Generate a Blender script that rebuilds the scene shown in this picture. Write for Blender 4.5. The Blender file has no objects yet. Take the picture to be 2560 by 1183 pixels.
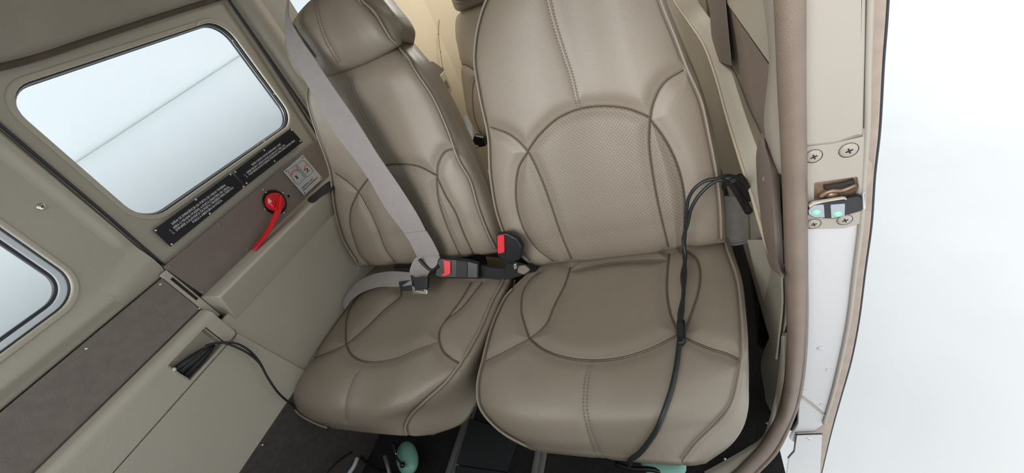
import bpy, bmesh, math, random
import numpy as np
from mathutils import Vector, Matrix
from mathutils.bvhtree import BVHTree
from mathutils.kdtree import KDTree
random.seed(4)
SC = bpy.context.scene
COL = SC.collection
# ------------------------------------------------------------------ camera, sky, sun, exposure
W, H, F = 2560, 1183, 984.0
CAM = Vector((0, 0, 1.0))
AX = Vector((.9054, .2342, -.3542)).normalized()
AF = Vector((-.4064, .7203, -.5622)).normalized()
AD = AF.cross(AX).normalized()
AX = AD.cross(AF).normalized()
cd = bpy.data.cameras.new('camera'); cam = bpy.data.objects.new('camera', cd); COL.objects.link(cam)
cd.sensor_width = 36; cd.sensor_fit = 'HORIZONTAL'; cd.lens = 36 * F / W; cd.clip_start = .01; cd.clip_end = 200
M = Matrix.Identity(4)
for i in range(3):
    M[i][0] = AX[i]; M[i][1] = -AD[i]; M[i][2] = -AF[i]; M[i][3] = CAM[i]
cam.matrix_world = M
SC.camera = cam
wd = bpy.data.worlds.new('sky'); SC.world = wd; wd.use_nodes = True
bg = wd.node_tree.nodes['Background']; bg.inputs[0].default_value = (.93, .97, 1, 1); bg.inputs[1].default_value = 1.15
sd = bpy.data.lights.new('daylight', 'SUN'); sd.energy = 4.2; sd.angle = math.radians(50); sd.color = (1, .99, .97)
sun = bpy.data.objects.new('daylight', sd); COL.objects.link(sun)
sun.rotation_euler = Vector((-.30, -.9, .36)).to_track_quat('Z', 'Y').to_euler()
SC.view_settings.view_transform = 'Standard'; SC.view_settings.look = 'None'
SC.view_settings.exposure = 0.06; SC.view_settings.gamma = 1; SC.view_settings.use_curve_mapping = False

# ------------------------------------------------------------------ placing helpers
def ray(px, py): return AX * (px - 1280) + AD * (py - 591.5) + AF * F
def pX(px, py, X): d = ray(px, py); return CAM + d * (X / d.x)
def pY(px, py, Y): d = ray(px, py); return CAM + d * (Y / d.y)
def pZ(px, py, z): d = ray(px, py); return CAM + d * ((z - 1) / d.z)
LEAN = .38; LN = math.sqrt(1 + LEAN ** 2)
def pB(px, py, off, Y0=.665):        # seat-back plane, leaning aft; off metres in front of it
    d = ray(px, py); K = Y0 - off * LN
    return CAM + d * ((K + LEAN * .6) / (d.y - LEAN * d.z))
class Frame:
    def __init__(s, o, r, u):
        s.o = Vector(o); s.r = Vector(r).normalized(); n = s.r.cross(Vector(u)).normalized(); s.n = n; s.u = n.cross(s.r).normalized()
    def hit(s, px, py, off=0):
        d = ray(px, py); t = ((s.o + s.n * off - CAM).dot(s.n)) / d.dot(s.n); return CAM + d * t
    def pix(s, px, py, off=0):
        p = s.hit(px, py, off) - s.o; return (p.dot(s.r), p.dot(s.u))
    def mat(s, off=0):
        m = Matrix.Identity(4)
        for i in range(3): m[i][0] = s.r[i]; m[i][1] = s.u[i]; m[i][2] = s.n[i]; m[i][3] = (s.o + s.n * off)[i]
        return m
    def at(s, x, y, off=0): return s.o + s.r * x + s.u * y + s.n * off
def FX(X): return Frame((X, 0, 0), (0, 1, 0), (0, 0, 1))            # faces the cabin from the left wall
def FY(Y): return Frame((0, Y, 0), (1, 0, 0), (0, 0, 1))            # faces forward
def FXR(X): return Frame((X, 0, 0), (0, -1, 0), (0, 0, 1))          # faces the cabin from the right wall

def tag(o, label=None, cat=None, group=None, kind=None):
    if label: o['label'] = label
    if cat: o['category'] = cat
    if group: o['group'] = group
    if kind: o['kind'] = kind
    return o
def thing(name, loc, label=None, cat=None, group=None, kind=None):
    o = bpy.data.objects.new(name, None); COL.objects.link(o); o.location = loc; o.empty_display_size = .02
    o['wloc'] = list(loc)
    return tag(o, label, cat, group, kind)
def root_loc(p):
    return Vector(p['wloc']) if 'wloc' in p else Vector((0, 0, 0))
def link(name, me, mat, parent=None, mw=None, smooth=True):
    o = bpy.data.objects.new(name, me); COL.objects.link(o)
    if mat is not None:
        me.materials.clear(); me.materials.append(mat)
    if smooth and len(me.polygons): me.polygons.foreach_set('use_smooth', [True] * len(me.polygons))
    if mw is not None: me.transform(mw)
    if parent is not None:
        o.parent = parent
        if 'wloc' in parent: o.matrix_parent_inverse = Matrix.Translation(-Vector(parent['wloc']))
    return o
def flat_by_angle(me, ang=35):
    bm = bmesh.new(); bm.from_mesh(me); th = math.radians(ang)
    for e in bm.edges:
        e.smooth = (len(e.link_faces) == 2 and e.calc_face_angle(0) < th)
    bm.to_mesh(me); bm.free()
def mesh(name, vs, fs):
    me = bpy.data.meshes.new(name); me.from_pydata([tuple(v) for v in vs], [], fs); me.update(); return me

# ------------------------------------------------------------------ materials
def mat(name, col, rough=.5, bump=0, bscale=400, var=.0, vscale=8, metal=0, spec=.5, extra=None, coat=0):
    m = bpy.data.materials.new(name); m.use_nodes = True; nt = m.node_tree; b = nt.nodes['Principled BSDF']
    b.inputs['Base Color'].default_value = (*col, 1); b.inputs['Roughness'].default_value = rough
    b.inputs['Metallic'].default_value = metal; b.inputs['Specular IOR Level'].default_value = spec
    b.inputs['Coat Weight'].default_value = coat
    tc = nt.nodes.new('ShaderNodeTexCoord')
    colout = None; hout = None
    if var:
        n = nt.nodes.new('ShaderNodeTexNoise'); n.inputs['Scale'].default_value = vscale; n.inputs['Detail'].default_value = 5
        nt.links.new(tc.outputs['Object'], n.inputs['Vector'])
        mr = nt.nodes.new('ShaderNodeMapRange'); mr.inputs[1].default_value = .3; mr.inputs[2].default_value = .7
        mr.inputs[3].default_value = 1 - var; mr.inputs[4].default_value = 1 + var
        nt.links.new(n.outputs[0], mr.inputs[0])
        mx = nt.nodes.new('ShaderNodeVectorMath'); mx.operation = 'SCALE'; mx.inputs[0].default_value = col
        nt.links.new(mr.outputs[0], mx.inputs['Scale']); colout = mx.outputs[0]
        nt.links.new(colout, b.inputs['Base Color'])
    if bump:
        v = nt.nodes.new('ShaderNodeTexVoronoi'); v.inputs['Scale'].default_value = bscale
        nt.links.new(tc.outputs['Object'], v.inputs['Vector'])
        n2 = nt.nodes.new('ShaderNodeTexNoise'); n2.inputs['Scale'].default_value = bscale * .5; n2.inputs['Detail'].default_value = 3
        nt.links.new(tc.outputs['Object'], n2.inputs['Vector'])
        ad = nt.nodes.new('ShaderNodeMath'); ad.operation = 'ADD'
        nt.links.new(v.outputs['Distance'], ad.inputs[0]); nt.links.new(n2.outputs[0], ad.inputs[1]); hout = ad.outputs[0]
    if extra: colout, hout = extra(nt, tc, b, colout, hout, col)
    if hout is not None:
        bp = nt.nodes.new('ShaderNodeBump'); bp.inputs['Strength'].default_value = bump if bump else .4; bp.inputs['Distance'].default_value = .001
        nt.links.new(hout, bp.inputs['Height']); nt.links.new(bp.outputs[0], b.inputs['Normal'])
    return m
def dots(cell, rad, dark, axes='XY', rot=45, depth=2.0):
    def f(nt, tc, b, colout, hout, col):
        sx = nt.nodes.new('ShaderNodeSeparateXYZ'); nt.links.new(tc.outputs['Object'], sx.inputs[0])
        cb = nt.nodes.new('ShaderNodeCombineXYZ')
        nt.links.new(sx.outputs[axes[0]], cb.inputs[0]); nt.links.new(sx.outputs[axes[1]], cb.inputs[1])
        mp = nt.nodes.new('ShaderNodeMapping'); mp.inputs['Rotation'].default_value = (0, 0, math.radians(rot))
        mp.inputs['Scale'].default_value = (1 / cell,) * 3; nt.links.new(cb.outputs[0], mp.inputs[0])
        fr = nt.nodes.new('ShaderNodeVectorMath'); fr.operation = 'FRACTION'; nt.links.new(mp.outputs[0], fr.inputs[0])
        sb = nt.nodes.new('ShaderNodeVectorMath'); sb.operation = 'SUBTRACT'; sb.inputs[1].default_value = (.5, .5, 0)
        nt.links.new(fr.outputs[0], sb.inputs[0])
        ml = nt.nodes.new('ShaderNodeVectorMath'); ml.operation = 'MULTIPLY'; ml.inputs[1].default_value = (1, 1, 0)
        nt.links.new(sb.outputs[0], ml.inputs[0])
        ln = nt.nodes.new('ShaderNodeVectorMath'); ln.operation = 'LENGTH'; nt.links.new(ml.outputs[0], ln.inputs[0])
        mr = nt.nodes.new('ShaderNodeMapRange'); mr.inputs[1].default_value = rad * .7; mr.inputs[2].default_value = rad * 1.25
        nt.links.new(ln.outputs['Value'], mr.inputs[0])
        mx = nt.nodes.new('ShaderNodeMix'); mx.data_type = 'RGBA'; mx.inputs[6].default_value = (*[c * dark for c in col], 1)
        if colout: nt.links.new(colout, mx.inputs[7])
        else: mx.inputs[7].default_value = (*col, 1)
        nt.links.new(mr.outputs[0], mx.inputs[0]); nt.links.new(mx.outputs[2], b.inputs['Base Color'])
        if hout is None: return mx.outputs[2], mr.outputs[0]
        a = nt.nodes.new('ShaderNodeMath'); a.operation = 'MULTIPLY_ADD'; a.inputs[1].default_value = depth
        nt.links.new(mr.outputs[0], a.inputs[0]); nt.links.new(hout, a.inputs[2])
        return mx.outputs[2], a.outputs[0]
    return f
LC = (.252, .211, .164)
MT = {}
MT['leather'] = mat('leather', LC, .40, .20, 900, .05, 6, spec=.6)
MT['insert_b'] = mat('perforated_leather_back', (.236, .197, .152), .44, .22, 900, .04, 6, spec=.5, extra=dots(.0052, .17, .42, 'XZ'))
MT['insert_c'] = mat('perforated_leather_seat', (.236, .197, .152), .44, .22, 900, .04, 6, spec=.5, extra=dots(.0046, .15, .72, 'XY'))
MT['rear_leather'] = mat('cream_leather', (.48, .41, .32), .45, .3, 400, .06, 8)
MT['piping'] = mat('piping_leather', (.27, .226, .176), .38, .15, 500)
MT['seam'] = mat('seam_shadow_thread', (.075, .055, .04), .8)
MT['stitch'] = mat('stitch_thread', (.20, .165, .13), .7)
MT['trim'] = mat('beige_plastic', (.455, .42, .345), .42, .22, 700, .03, 5)
MT['trim2'] = mat('beige_plastic_light', (.50, .46, .38), .42, .2, 700, .03, 5)
MT['cream'] = mat('cream_lining', (.66, .58, .44), .5, .15, 500, .04, 5)
MT['headliner'] = mat('headliner_vinyl', (.37, .34, .285), .6, .3, 500, .06, 12)
MT['suede'] = mat('brown_suede', (.235, .198, .175), .75, .5, 900, .08, 60)
MT['weave'] = mat('brown_perforated_vinyl', (.25, .20, .175), .6, .3, 900, .05, 30, extra=dots(.0036, .22, .5, 'YZ'))
MT['weaver'] = mat('brown_perforated_vinyl_right', (.30, .24, .20), .55, .3, 900, .05, 30, extra=dots(.0052, .14, .3, 'YZ'))
MT['black'] = mat('black_plastic', (.012, .012, .015), .35)
MT['blackmat'] = mat('black_rubber', (.015, .015, .016), .6, .2, 500)
MT['placard'] = mat('black_anodised_plate', (.012, .013, .02), .38, .1, 500, metal=.0)
MT['white'] = mat('white_paint', (.85, .85, .85), .5)
MT['plate'] = mat('satin_aluminium_label', (.62, .63, .62), .4, metal=.3)
MT['red'] = mat('red_enamel', (.72, .012, .02), .25, coat=.4)
MT['redp'] = mat('red_plastic', (.78, .03, .045), .4)
MT['steel'] = mat('bright_steel', (.75, .75, .74), .28, metal=.9)
MT['chrome'] = mat('chrome', (.9, .9, .9), .1, metal=1)
MT['dark_screw'] = mat('dark_recess', (.02, .018, .016), .8)
MT['gasket'] = mat('window_gasket', (.02, .022, .03), .45)
MT['seal'] = mat('brown_door_seal', (.20, .152, .12), .36, .3, 1100, .08, 30)
MT['padv'] = mat('brown_padded_vinyl', (.30, .24, .205), .5, .3, 1100, .05, 30)
MT['brownrub'] = mat('brown_weatherstrip', (.10, .075, .055), .7, .4, 300, .15, 20)
MT['door_metal'] = mat('painted_door_frame', (.37, .335, .29), .34, .08, 1500, .02, 8)
MT['white_metal'] = mat('pale_grey_paint', (.56, .56, .565), .28, .03, 1500)
MT['web'] = mat('grey_webbing', (.34, .31, .30), .6, .5, 1300, .04, 60)
MT['webdark'] = mat('dark_webbing', (.02, .02, .02), .75, .5, 1200)
MT['carpet'] = mat('dark_carpet', (.016, .014, .013), .95, 1.0, 500, .35, 90)
MT['kick'] = mat('charcoal_carpet_panel', (.07, .061, .055), .9, .8, 600, .2, 80)
MT['mat'] = mat('black_floor_mat', (.02, .024, .025), .7, .4, 400)
MT['rail'] = mat('aluminium_rail', (.30, .30, .29), .45, metal=.7)
MT['teal'] = mat('green_headset_shell', (.20, .42, .33), .35, .1, 300, .05, 30)
MT['green'] = mat('green_rivet', (.30, .80, .50), .4)
MT['greyblue'] = mat('blue_grey_strap_plate', (.36, .40, .45), .35, metal=.3)
MT['reflpl'] = mat('window_plastic_reflection', (.70, .76, .80), .25)  # pale tone imitates the near-white reflection on the window ring
MT['greyflap'] = mat('grey_fabric_flap', (.20, .19, .175), .85, .5, 900, .1, 80)
MT['cable'] = mat('black_cable', (.016, .02, .019), .45)
MT['ground'] = mat('pale_hangar_floor', (.72, .74, .745), .3, 0, 1, .08, .6)
MT['hangar'] = mat('white_hangar_wall', (.90, .93, .94), .7, 0, 1, .01, .5)
MT['hline'] = mat('pale_grey_rail', (.60, .65, .62), .6)
MT['bronze'] = mat('old_bronze_latch', (.26, .17, .12), .4, metal=.6, var=.4, vscale=80)
MT['skin'] = mat('aircraft_skin', (.36, .29, .24), .45, .1, 500, .12, 40)
gm = bpy.data.materials.new('window_glass'); gm.use_nodes = True; nt = gm.node_tree; nt.nodes.remove(nt.nodes['Principled BSDF'])
tr = nt.nodes.new('ShaderNodeBsdfTransparent'); tr.inputs[0].default_value = (.96, .98, .985, 1)
gl = nt.nodes.new('ShaderNodeBsdfGlossy'); gl.inputs['Roughness'].default_value = .03
lw = nt.nodes.new('ShaderNodeLayerWeight'); lw.inputs['Blend'].default_value = .12
fz = nt.nodes.new('ShaderNodeMath'); fz.operation = 'MULTIPLY'; fz.inputs[1].default_value = .35; nt.links.new(lw.outputs['Facing'], fz.inputs[0])
ms = nt.nodes.new('ShaderNodeMixShader')
nt.links.new(fz.outputs[0], ms.inputs[0]); nt.links.new(tr.outputs[0], ms.inputs[1]); nt.links.new(gl.outputs[0], ms.inputs[2])
nt.links.new(ms.outputs[0], nt.nodes['Material Output'].inputs[0]); MT['glass'] = gm

# ------------------------------------------------------------------ shape helpers
def spline(P, ts, t):
    P = np.asarray(P, float); ts = np.asarray(ts, float); n = len(ts)
    d = (P[1:] - P[:-1]) / (ts[1:] - ts[:-1]).reshape(-1, *([1] * (P.ndim - 1)))
    m = np.zeros_like(P)
    if n > 2:
        h = ts[1:] - ts[:-1]
        w = (h[:-1] / (h[:-1] + h[1:])).reshape(-1, *([1] * (P.ndim - 1)))
        m[1:-1] = d[:-1] * (1 - w) + d[1:] * w
    m[0] = d[0]; m[-1] = d[-1]
    k = np.clip(np.searchsorted(ts, t, side='right') - 1, 0, n - 2); h = ts[k + 1] - ts[k]; s = (t - ts[k]) / h
    sh = (-1,) + (1,) * (P.ndim - 1); s = s.reshape(sh); h = h.reshape(sh)
    return ((2 * s ** 3 - 3 * s ** 2 + 1) * P[k] + (s ** 3 - 2 * s ** 2 + s) * h * m[k] + (-2 * s ** 3 + 3 * s ** 2) * P[k + 1] + (s ** 3 - s ** 2) * h * m[k + 1])
def smooth2(pts, n=8, closed=False):     # smooth a list of 2D/3D points
    P = np.array([tuple(p) for p in pts], float)
    if closed: P = np.vstack([P[-2:], P, P[:3]])
    L = np.linalg.norm(P[1:] - P[:-1], axis=1) ** .5; ts = np.concatenate([[0], np.cumsum(np.maximum(L, 1e-6))])
    if closed:
        t = np.linspace(ts[2], ts[-3], n * len(pts) + 1)[:-1]
    else: t = np.linspace(0, ts[-1], n * (len(pts) - 1) + 1)
    return [tuple(q) for q in spline(P, ts, t)]
def loft(rows, nu, nv):
    R = np.array([[tuple(p) for p in r] for r in rows], float)
    cu = np.linalg.norm(R[:, 1:] - R[:, :-1], axis=2).mean(0); tu = np.concatenate([[0], np.cumsum(cu)])
    cv = np.linalg.norm(R[1:] - R[:-1], axis=2).mean(1); tv = np.concatenate([[0], np.cumsum(cv)])
    G = spline(R.transpose(1, 0, 2), tu, np.linspace(0, tu[-1], nu)).transpose(1, 0, 2)
    return spline(G, tv, np.linspace(0, tv[-1], nv))          # (nv, nu, 3)
def grid_faces(nu, nv, off=0):
    a = (np.arange(nv - 1)[:, None] * nu + np.arange(nu - 1)[None]).ravel() + off
    return np.stack([a, a + nu, a + nu + 1, a + 1], 1)
def tube_mesh(pts, r, seg=8, name='tube', caps=True, flat=1.0, rs=None):
    P = [Vector(p) for p in pts]; Q = [P[0]]
    for p in P[1:]:
        if (p - Q[-1]).length > 1e-5: Q.append(p)
    P = Q; vs = []; fs = []; n = len(P); up = None
    for i, p in enumerate(P):
        t = (P[min(i + 1, n - 1)] - P[max(i - 1, 0)]).normalized()
        if up is None:
            up = Vector((0, 0, 1)) if abs(t.z) < .9 else Vector((1, 0, 0))
        s = t.cross(up).normalized(); up = s.cross(t).normalized()
        rr = rs[min(i, len(rs) - 1)] if rs else r
        for k in range(seg):
            a = 2 * math.pi * k / seg; vs.append(p + s * math.cos(a) * rr + up * math.sin(a) * rr * flat)
    for i in range(n - 1):
        for k in range(seg):
            a = i * seg + k; b = i * seg + (k + 1) % seg; fs.append((a, b, b + seg, a + seg))
    if caps: fs.append(tuple(range(seg))[::-1]); fs.append(tuple((n - 1) * seg + k for k in range(seg)))
    return mesh(name, vs, fs)
def tube(name, pts, r, m, parent=None, seg=8, n=6, **k):
    return link(name, tube_mesh(smooth2(pts, n) if n else pts, r, seg, name, **k), m, parent)
def plate_mesh(name, loops, depth, bevel=0, bres=2):
    cu = bpy.data.curves.new(name, 'CURVE'); cu.dimensions = '2D'; cu.fill_mode = 'BOTH'
    cu.extrude = max(depth / 2 - bevel, 1e-5); cu.bevel_depth = bevel; cu.bevel_resolution = bres; cu.offset = -bevel
    for lp in loops:
        s = cu.splines.new('POLY'); s.points.add(len(lp) - 1)
        for i, p in enumerate(lp): s.points[i].co = (p[0], p[1], 0, 1)
        s.use_cyclic_u = True
    o = bpy.data.objects.new('tmp', cu); COL.objects.link(o); bpy.context.view_layer.update()
    me = bpy.data.meshes.new_from_object(o.evaluated_get(bpy.context.evaluated_depsgraph_get()))
    bpy.data.objects.remove(o); bpy.data.curves.remove(cu); me.name = name
    return me
def plate(name, m, fr, loops, depth=.004, bevel=.001, parent=None, off=0, px=True, ang=40):
    """flat piece; its face stands `off` in front of the frame; loops are pixels (px) or local metres"""
    L = [[fr.pix(*p, off) for p in lp] if px else lp for lp in loops]
    me = plate_mesh(name, L, depth, bevel)
    me.transform(fr.mat(off - depth / 2)); flat_by_angle(me, ang)
    return link(name, me, m, parent)
def rrect(x0, y0, x1, y1, r, n=8):
    o = []
    for cx, cy, a0 in ((x1 - r, y1 - r, 0), (x0 + r, y1 - r, 90), (x0 + r, y0 + r, 180), (x1 - r, y0 + r, 270)):
        for k in range(n + 1):
            a = math.radians(a0 + 90 * k / n); o.append((cx + r * math.cos(a), cy + r * math.sin(a)))
    return o
def roundpoly(pts, r, n=5):
    o = []; N = len(pts)
    for i in range(N):
        p = Vector(pts[i][:2]); a = Vector(pts[i - 1][:2]); b = Vector(pts[(i + 1) % N][:2])
        da = a - p; db = b - p; rr = min(r, da.length * .45, db.length * .45)
        A = p + da.normalized() * rr; B = p + db.normalized() * rr
        for k in range(n + 1):
            t = k / n; q = A * (1 - t) ** 2 + p * 2 * t * (1 - t) + B * t * t; o.append((q.x, q.y))
    return o
def prism(name, m, prof, p0, p1, parent=None, axis='Y', bevel=.0):
    """profile (X,z) swept along Y from p0 to p1"""
    vs = [(x, p0, z) for x, z in prof] + [(x, p1, z) for x, z in prof]; n = len(prof)
    fs = [(i, (i + 1) % n, n + (i + 1) % n, n + i) for i in range(n)] + [tuple(range(n))[::-1], tuple(range(n, 2 * n))]
    me = mesh(name, vs, fs); bm = bmesh.new(); bm.from_mesh(me); bmesh.ops.recalc_face_normals(bm, faces=bm.faces)
    if bevel: bmesh.ops.bevel(bm, geom=bm.edges[:], offset=bevel, segments=3, affect='EDGES', profile=.6)
    bm.to_mesh(me); bm.free(); flat_by_angle(me, 40)
    return link(name, me, m, parent)
def box(name, m, a, b, parent=None, bevel=.002):
    x0, y0, z0 = a; x1, y1, z1 = b
    return prism(name, m, [(x0, z0), (x1, z0), (x1, z1), (x0, z1)], y0, y1, parent, bevel=bevel)
def solid_sheet(name, m, rows, nu, nv, thick, parent=None, nrm=None):
    G = loft(rows, nu, nv); V = G.reshape(-1, 3)
    f = grid_faces(nu, nv); me = mesh(name, V, f.tolist()); me.update()
    N = np.zeros(len(V) * 3); me.vertices.foreach_get('normal', N); N = N.reshape(-1, 3)
    toward = np.array(CAM) - V
    if (N * toward).sum() < 0: N = -N; f = f[:, ::-1]
    V2 = V - N * thick; n = len(V)
    fs = f.tolist() + (f[:, ::-1] + n).tolist()
    idx = np.arange(n).reshape(nv, nu)
    lp = list(idx[0]) + list(idx[1:, -1]) + list(idx[-1, -2::-1]) + list(idx[-2:0:-1, 0])
    for i in range(len(lp)):
        a, b = int(lp[i]), int(lp[(i + 1) % len(lp)]); fs.append((a, b, b + n, a + n))
    me = mesh(name, np.vstack([V, V2]), fs)
    bm = bmesh.new(); bm.from_mesh(me); bmesh.ops.recalc_face_normals(bm, faces=bm.faces); bm.to_mesh(me); bm.free(); flat_by_angle(me, 50)
    return link(name, me, m, parent)
# screws: one shared mesh each, oriented to a frame
def screw_mesh(kind):
    bm = bmesh.new(); prof = {'dome': [(0, .5), (.45, .42), (.8, .25), (1, 0)], 'flat': [(0, .18), (.82, .18), (.98, .08), (1.05, -.05)]}[kind]
    seg = 14; rings = []
    top = bm.verts.new((0, 0, prof[0][1]))
    for r, z in prof[1:]: rings.append([bm.verts.new((r * math.cos(2 * math.pi * k / seg), r * math.sin(2 * math.pi * k / seg), z)) for k in range(seg)])
    for k in range(seg): bm.faces.new((top, rings[0][k], rings[0][(k + 1) % seg]))
    for a, b in zip(rings, rings[1:]):
        for k in range(seg): bm.faces.new((a[k], b[k], b[(k + 1) % seg], a[(k + 1) % seg]))
    me = bpy.data.meshes.new('screw_' + kind); bm.to_mesh(me); bm.free()
    me.polygons.foreach_set('use_smooth', [True] * len(me.polygons)); return me
SCM = {'dome': screw_mesh('dome'), 'flat': screw_mesh('flat')}
bmc = bmesh.new()
for rot in (0, 90):
    r = bmesh.ops.create_cube(bmc, size=1); bmesh.ops.scale(bmc, vec=(.85, .19, .10), verts=r['verts'])
    bmesh.ops.rotate(bmc, matrix=Matrix.Rotation(math.radians(rot), 3, 'Z'), verts=r['verts'])
CROSS = bpy.data.meshes.new('cross_slot'); bmc.to_mesh(CROSS); bmc.free(); CROSS.materials.append(MT['dark_screw'])
SM = {}
def screw(px, py, fr, r, parent, kind='dome', m='steel', off=0, cross=False, rot=20):
    key = (kind, m)
    if key not in SM:
        me = SCM[kind].copy(); me.materials.append(MT[m]); SM[key] = me
    p = fr.hit(px, py, off)
    o = bpy.data.objects.new('screw', SM[key]); COL.objects.link(o)
    T = fr.mat().to_3x3().to_4x4(); T = Matrix.Translation(p) @ T @ Matrix.Rotation(math.radians(rot), 4, 'Z') @ Matrix.Scale(r, 4)
    if parent is not None:
        o.parent = parent
        o.matrix_parent_inverse = Matrix.Translation(-Vector(parent['wloc'])) if 'wloc' in parent else Matrix.Identity(4)
    o.matrix_basis = T
    if cross and (parent is None or parent.parent is None):
        c = bpy.data.objects.new('cross_slot', CROSS); COL.objects.link(c); c.parent = o; c.location = (0, 0, .19 if kind == 'flat' else .45)
    return o
def text_mesh(s, size, name='lettering', align='LEFT', bold=0):
    cu = bpy.data.curves.new(name, 'FONT'); cu.body = s; cu.size = size; cu.extrude = .0002; cu.align_x = align; cu.offset = bold; cu.resolution_u = 3
    o = bpy.data.objects.new('tmp', cu); COL.objects.link(o); bpy.context.view_layer.update()
    me = bpy.data.meshes.new_from_object(o.evaluated_get(bpy.context.evaluated_depsgraph_get()))
    bpy.data.objects.remove(o); bpy.data.curves.remove(cu); return me
def text_fit(s, fr, x0, x1, y, h, m, parent, off, bold=.00012):
    me = text_mesh(s, 1.0); co = [v.co for v in me.vertices]; a = min(c.x for c in co); b = max(c.x for c in co)
    for v in me.vertices:
        v.co.x = x0 + (v.co.x - a) / (b - a) * (x1 - x0); v.co.y = y + v.co.y * h * 1.38; v.co.z = (.0002 if v.co.z > 0 else -.0002)
    me.transform(fr.mat(off)); return link('lettering', me, m, parent, smooth=False)

def join(name, meshes, m, parent=None, kind=None):
    bm = bmesh.new()
    for me in meshes: bm.from_mesh(me)
    me = bpy.data.meshes.new(name); bm.to_mesh(me); bm.free()
    o = link(name, me, m, parent)
    if kind: o['kind'] = kind
    return o

# ------------------------------------------------------------------ SETTING: shell and outside
def struct(o): o['kind'] = 'structure'; return o
struct(plate('floor', MT['carpet'], Frame((0, 0, 0), (1, 0, 0), (0, 1, 0)), [[(-1.02, -.9), (.118, -.9), (.118, .492), (.175, .492), (.175, 2.1), (-1.02, 2.1)]], .03, 0, None, px=False))
# outside ground and hangar
struct(box('ground', MT['ground'], (-9.4, -40, -1.02), (40, 40, -1.0), bevel=0))
struct(box('wall_hangar', MT['hangar'], (-9.5, -40, -1.0), (-9.4, 40, 2.9), bevel=0))
tm = thing('trim_1', (-8.3, 3, 0), kind='structure')
a = pX(60, 488, -9.3); b = pX(650, 105, -9.3); d = (b - a)
tube('rail', [a - d * .8, a, b, b + d * 1.0], .022, MT['hline'], tm, n=0)

# ---- left wall, door leaf with window
XW, XS = -1.0, -.978
fw = FX(XW)
door = thing('door_1', (XW, .66, .35), kind='structure')
WIN = [(36, 262), (62, 215), (250, 138), (440, 70), (505, 57), (545, 72), (580, 108), (640, 205), (690, 272), (704, 298), (700, 318), (640, 362), (500, 452), (385, 545), (352, 556), (322, 542), (200, 430), (60, 300)]
WINr = None
y0, z0 = .408, .817; 
win_out = rrect(.418, .828, .905, 1.116, .052); win_in = rrect(.430, .840, .893, 1.104, .045)
zt = 1.165; zb = .745
plate('door_panel', MT['trim'], fw, [[(.385, zb), (.955, zb), (.962, zt), (.392, zt)], win_out], .022, .004, door, px=False)
# raised lip around the window, gasket and pane
plate('window_lip', MT['trim2'], fw, [rrect(.410, .820, .913, 1.124, .058), rrect(.4205, .8305, .9025, 1.1135, .050)], .008, .003, door, off=.003, px=False)
plate('gasket', MT['gasket'], fw, [rrect(.410, .820, .913, 1.124, .058), rrect(.4225, .8325, .9005, 1.1115, .049)], .006, .0015, door, off=-.006, px=False)
plate('inner_frame', MT['steel'], fw, [rrect(.410, .820, .913, 1.124, .058), rrect(.4240, .8340, .8990, 1.1100, .048)], .002, .0005, door, off=-.0125, px=False)
plate('inner_gasket', MT['gasket'], fw, [rrect(.410, .820, .913, 1.124, .058), rrect(.4250, .8350, .8980, 1.1090, .047)], .006, .001, door, off=-.015, px=False)
struct(plate('window_1', MT['glass'], fw, [rrect(.412, .822, .911, 1.122, .056)], .003, 0, None, off=-.0215, px=False))
for p in ((581, 102), (686, 235), (495, 60), (661, 353), (470, 494)):
    screw(*p, fw, .0028, door, off=.004)
# headliner and weatherstrip above the door
ceil = thing('ceiling', (-.9, .7, 1.3), kind='structure')
prof = [(-1.012, 1.15), (-1.006, 1.19), (-.985, 1.235), (-.94, 1.285), (-.86, 1.32), (-.7, 1.335), (.0, 1.335), (.1, 1.30), (.15, 1.22), (.165, 1.15)]
rows = [[(x, y, z) for x, z in prof] for y in (.02, .5, 1.0, 1.5, 2.1)]
solid_sheet('headliner', MT['headliner'], rows, 60, 20, -.012, ceil)
struct(ceil)
for p in ((60, 43), (260, 65), (105, 113), (380, 20)):
    screw(*p, Frame((-.995, 0, 1.2), (0, 1, 0), (.35, 0, 1)), .0042, ceil, m='rail')
pts = [pX(x, y, -.985) for x, y in ((-120, 190), (0, 168), (100, 142), (220, 102), (400, 42), (560, -8), (640, -30))]
weather = tube('weatherstrip', pts, .0055, MT['brownrub'], door, seg=10, flat=1.0)
# dark edge joints round the door leaf
tube('edge_seal', [pX(x, y, -.990) for x, y in ((-60, 262), (0, 312), (120, 414), (260, 533), (405, 662))], .0028, MT['gasket'], door)
tube('edge_seal', [pX(x, y, -.990) for x, y in ((555, -30), (575, 3), (660, 130), (740, 255), (802, 352))], .0030, MT['gasket'], door)
# brown strip with handle
fs_ = FX(-.982)
plate('trim_strip', MT['weave'], fs_, [roundpoly([(409, 668), (516, 742), (840, 446), (795, 346)], 6)], .006, .0015, door)
for p in ((425, 666), (547, 562), (508, 730), (618, 624), (660, 408)):
    screw(*p, fs_, .0026, door, m='rail')
# arm rest under it
prism('armrest', MT['trim2'], [(-.99, .657), (-.926, .655), (-.921, .650), (-.952, .580), (-.99, .580)], .374, 1.12, door, bevel=.0025)
fsh = Frame((-.95, .7, .6575), (0, 1, 0), (-1, 0, 0))
plate('pocket', MT['blackmat'], fsh, [smooth2([(768, 500), (785, 483), (825, 452), (835, 452), (832, 470), (800, 490), (778, 506)], 4, True)], .004, .001, door)
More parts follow.
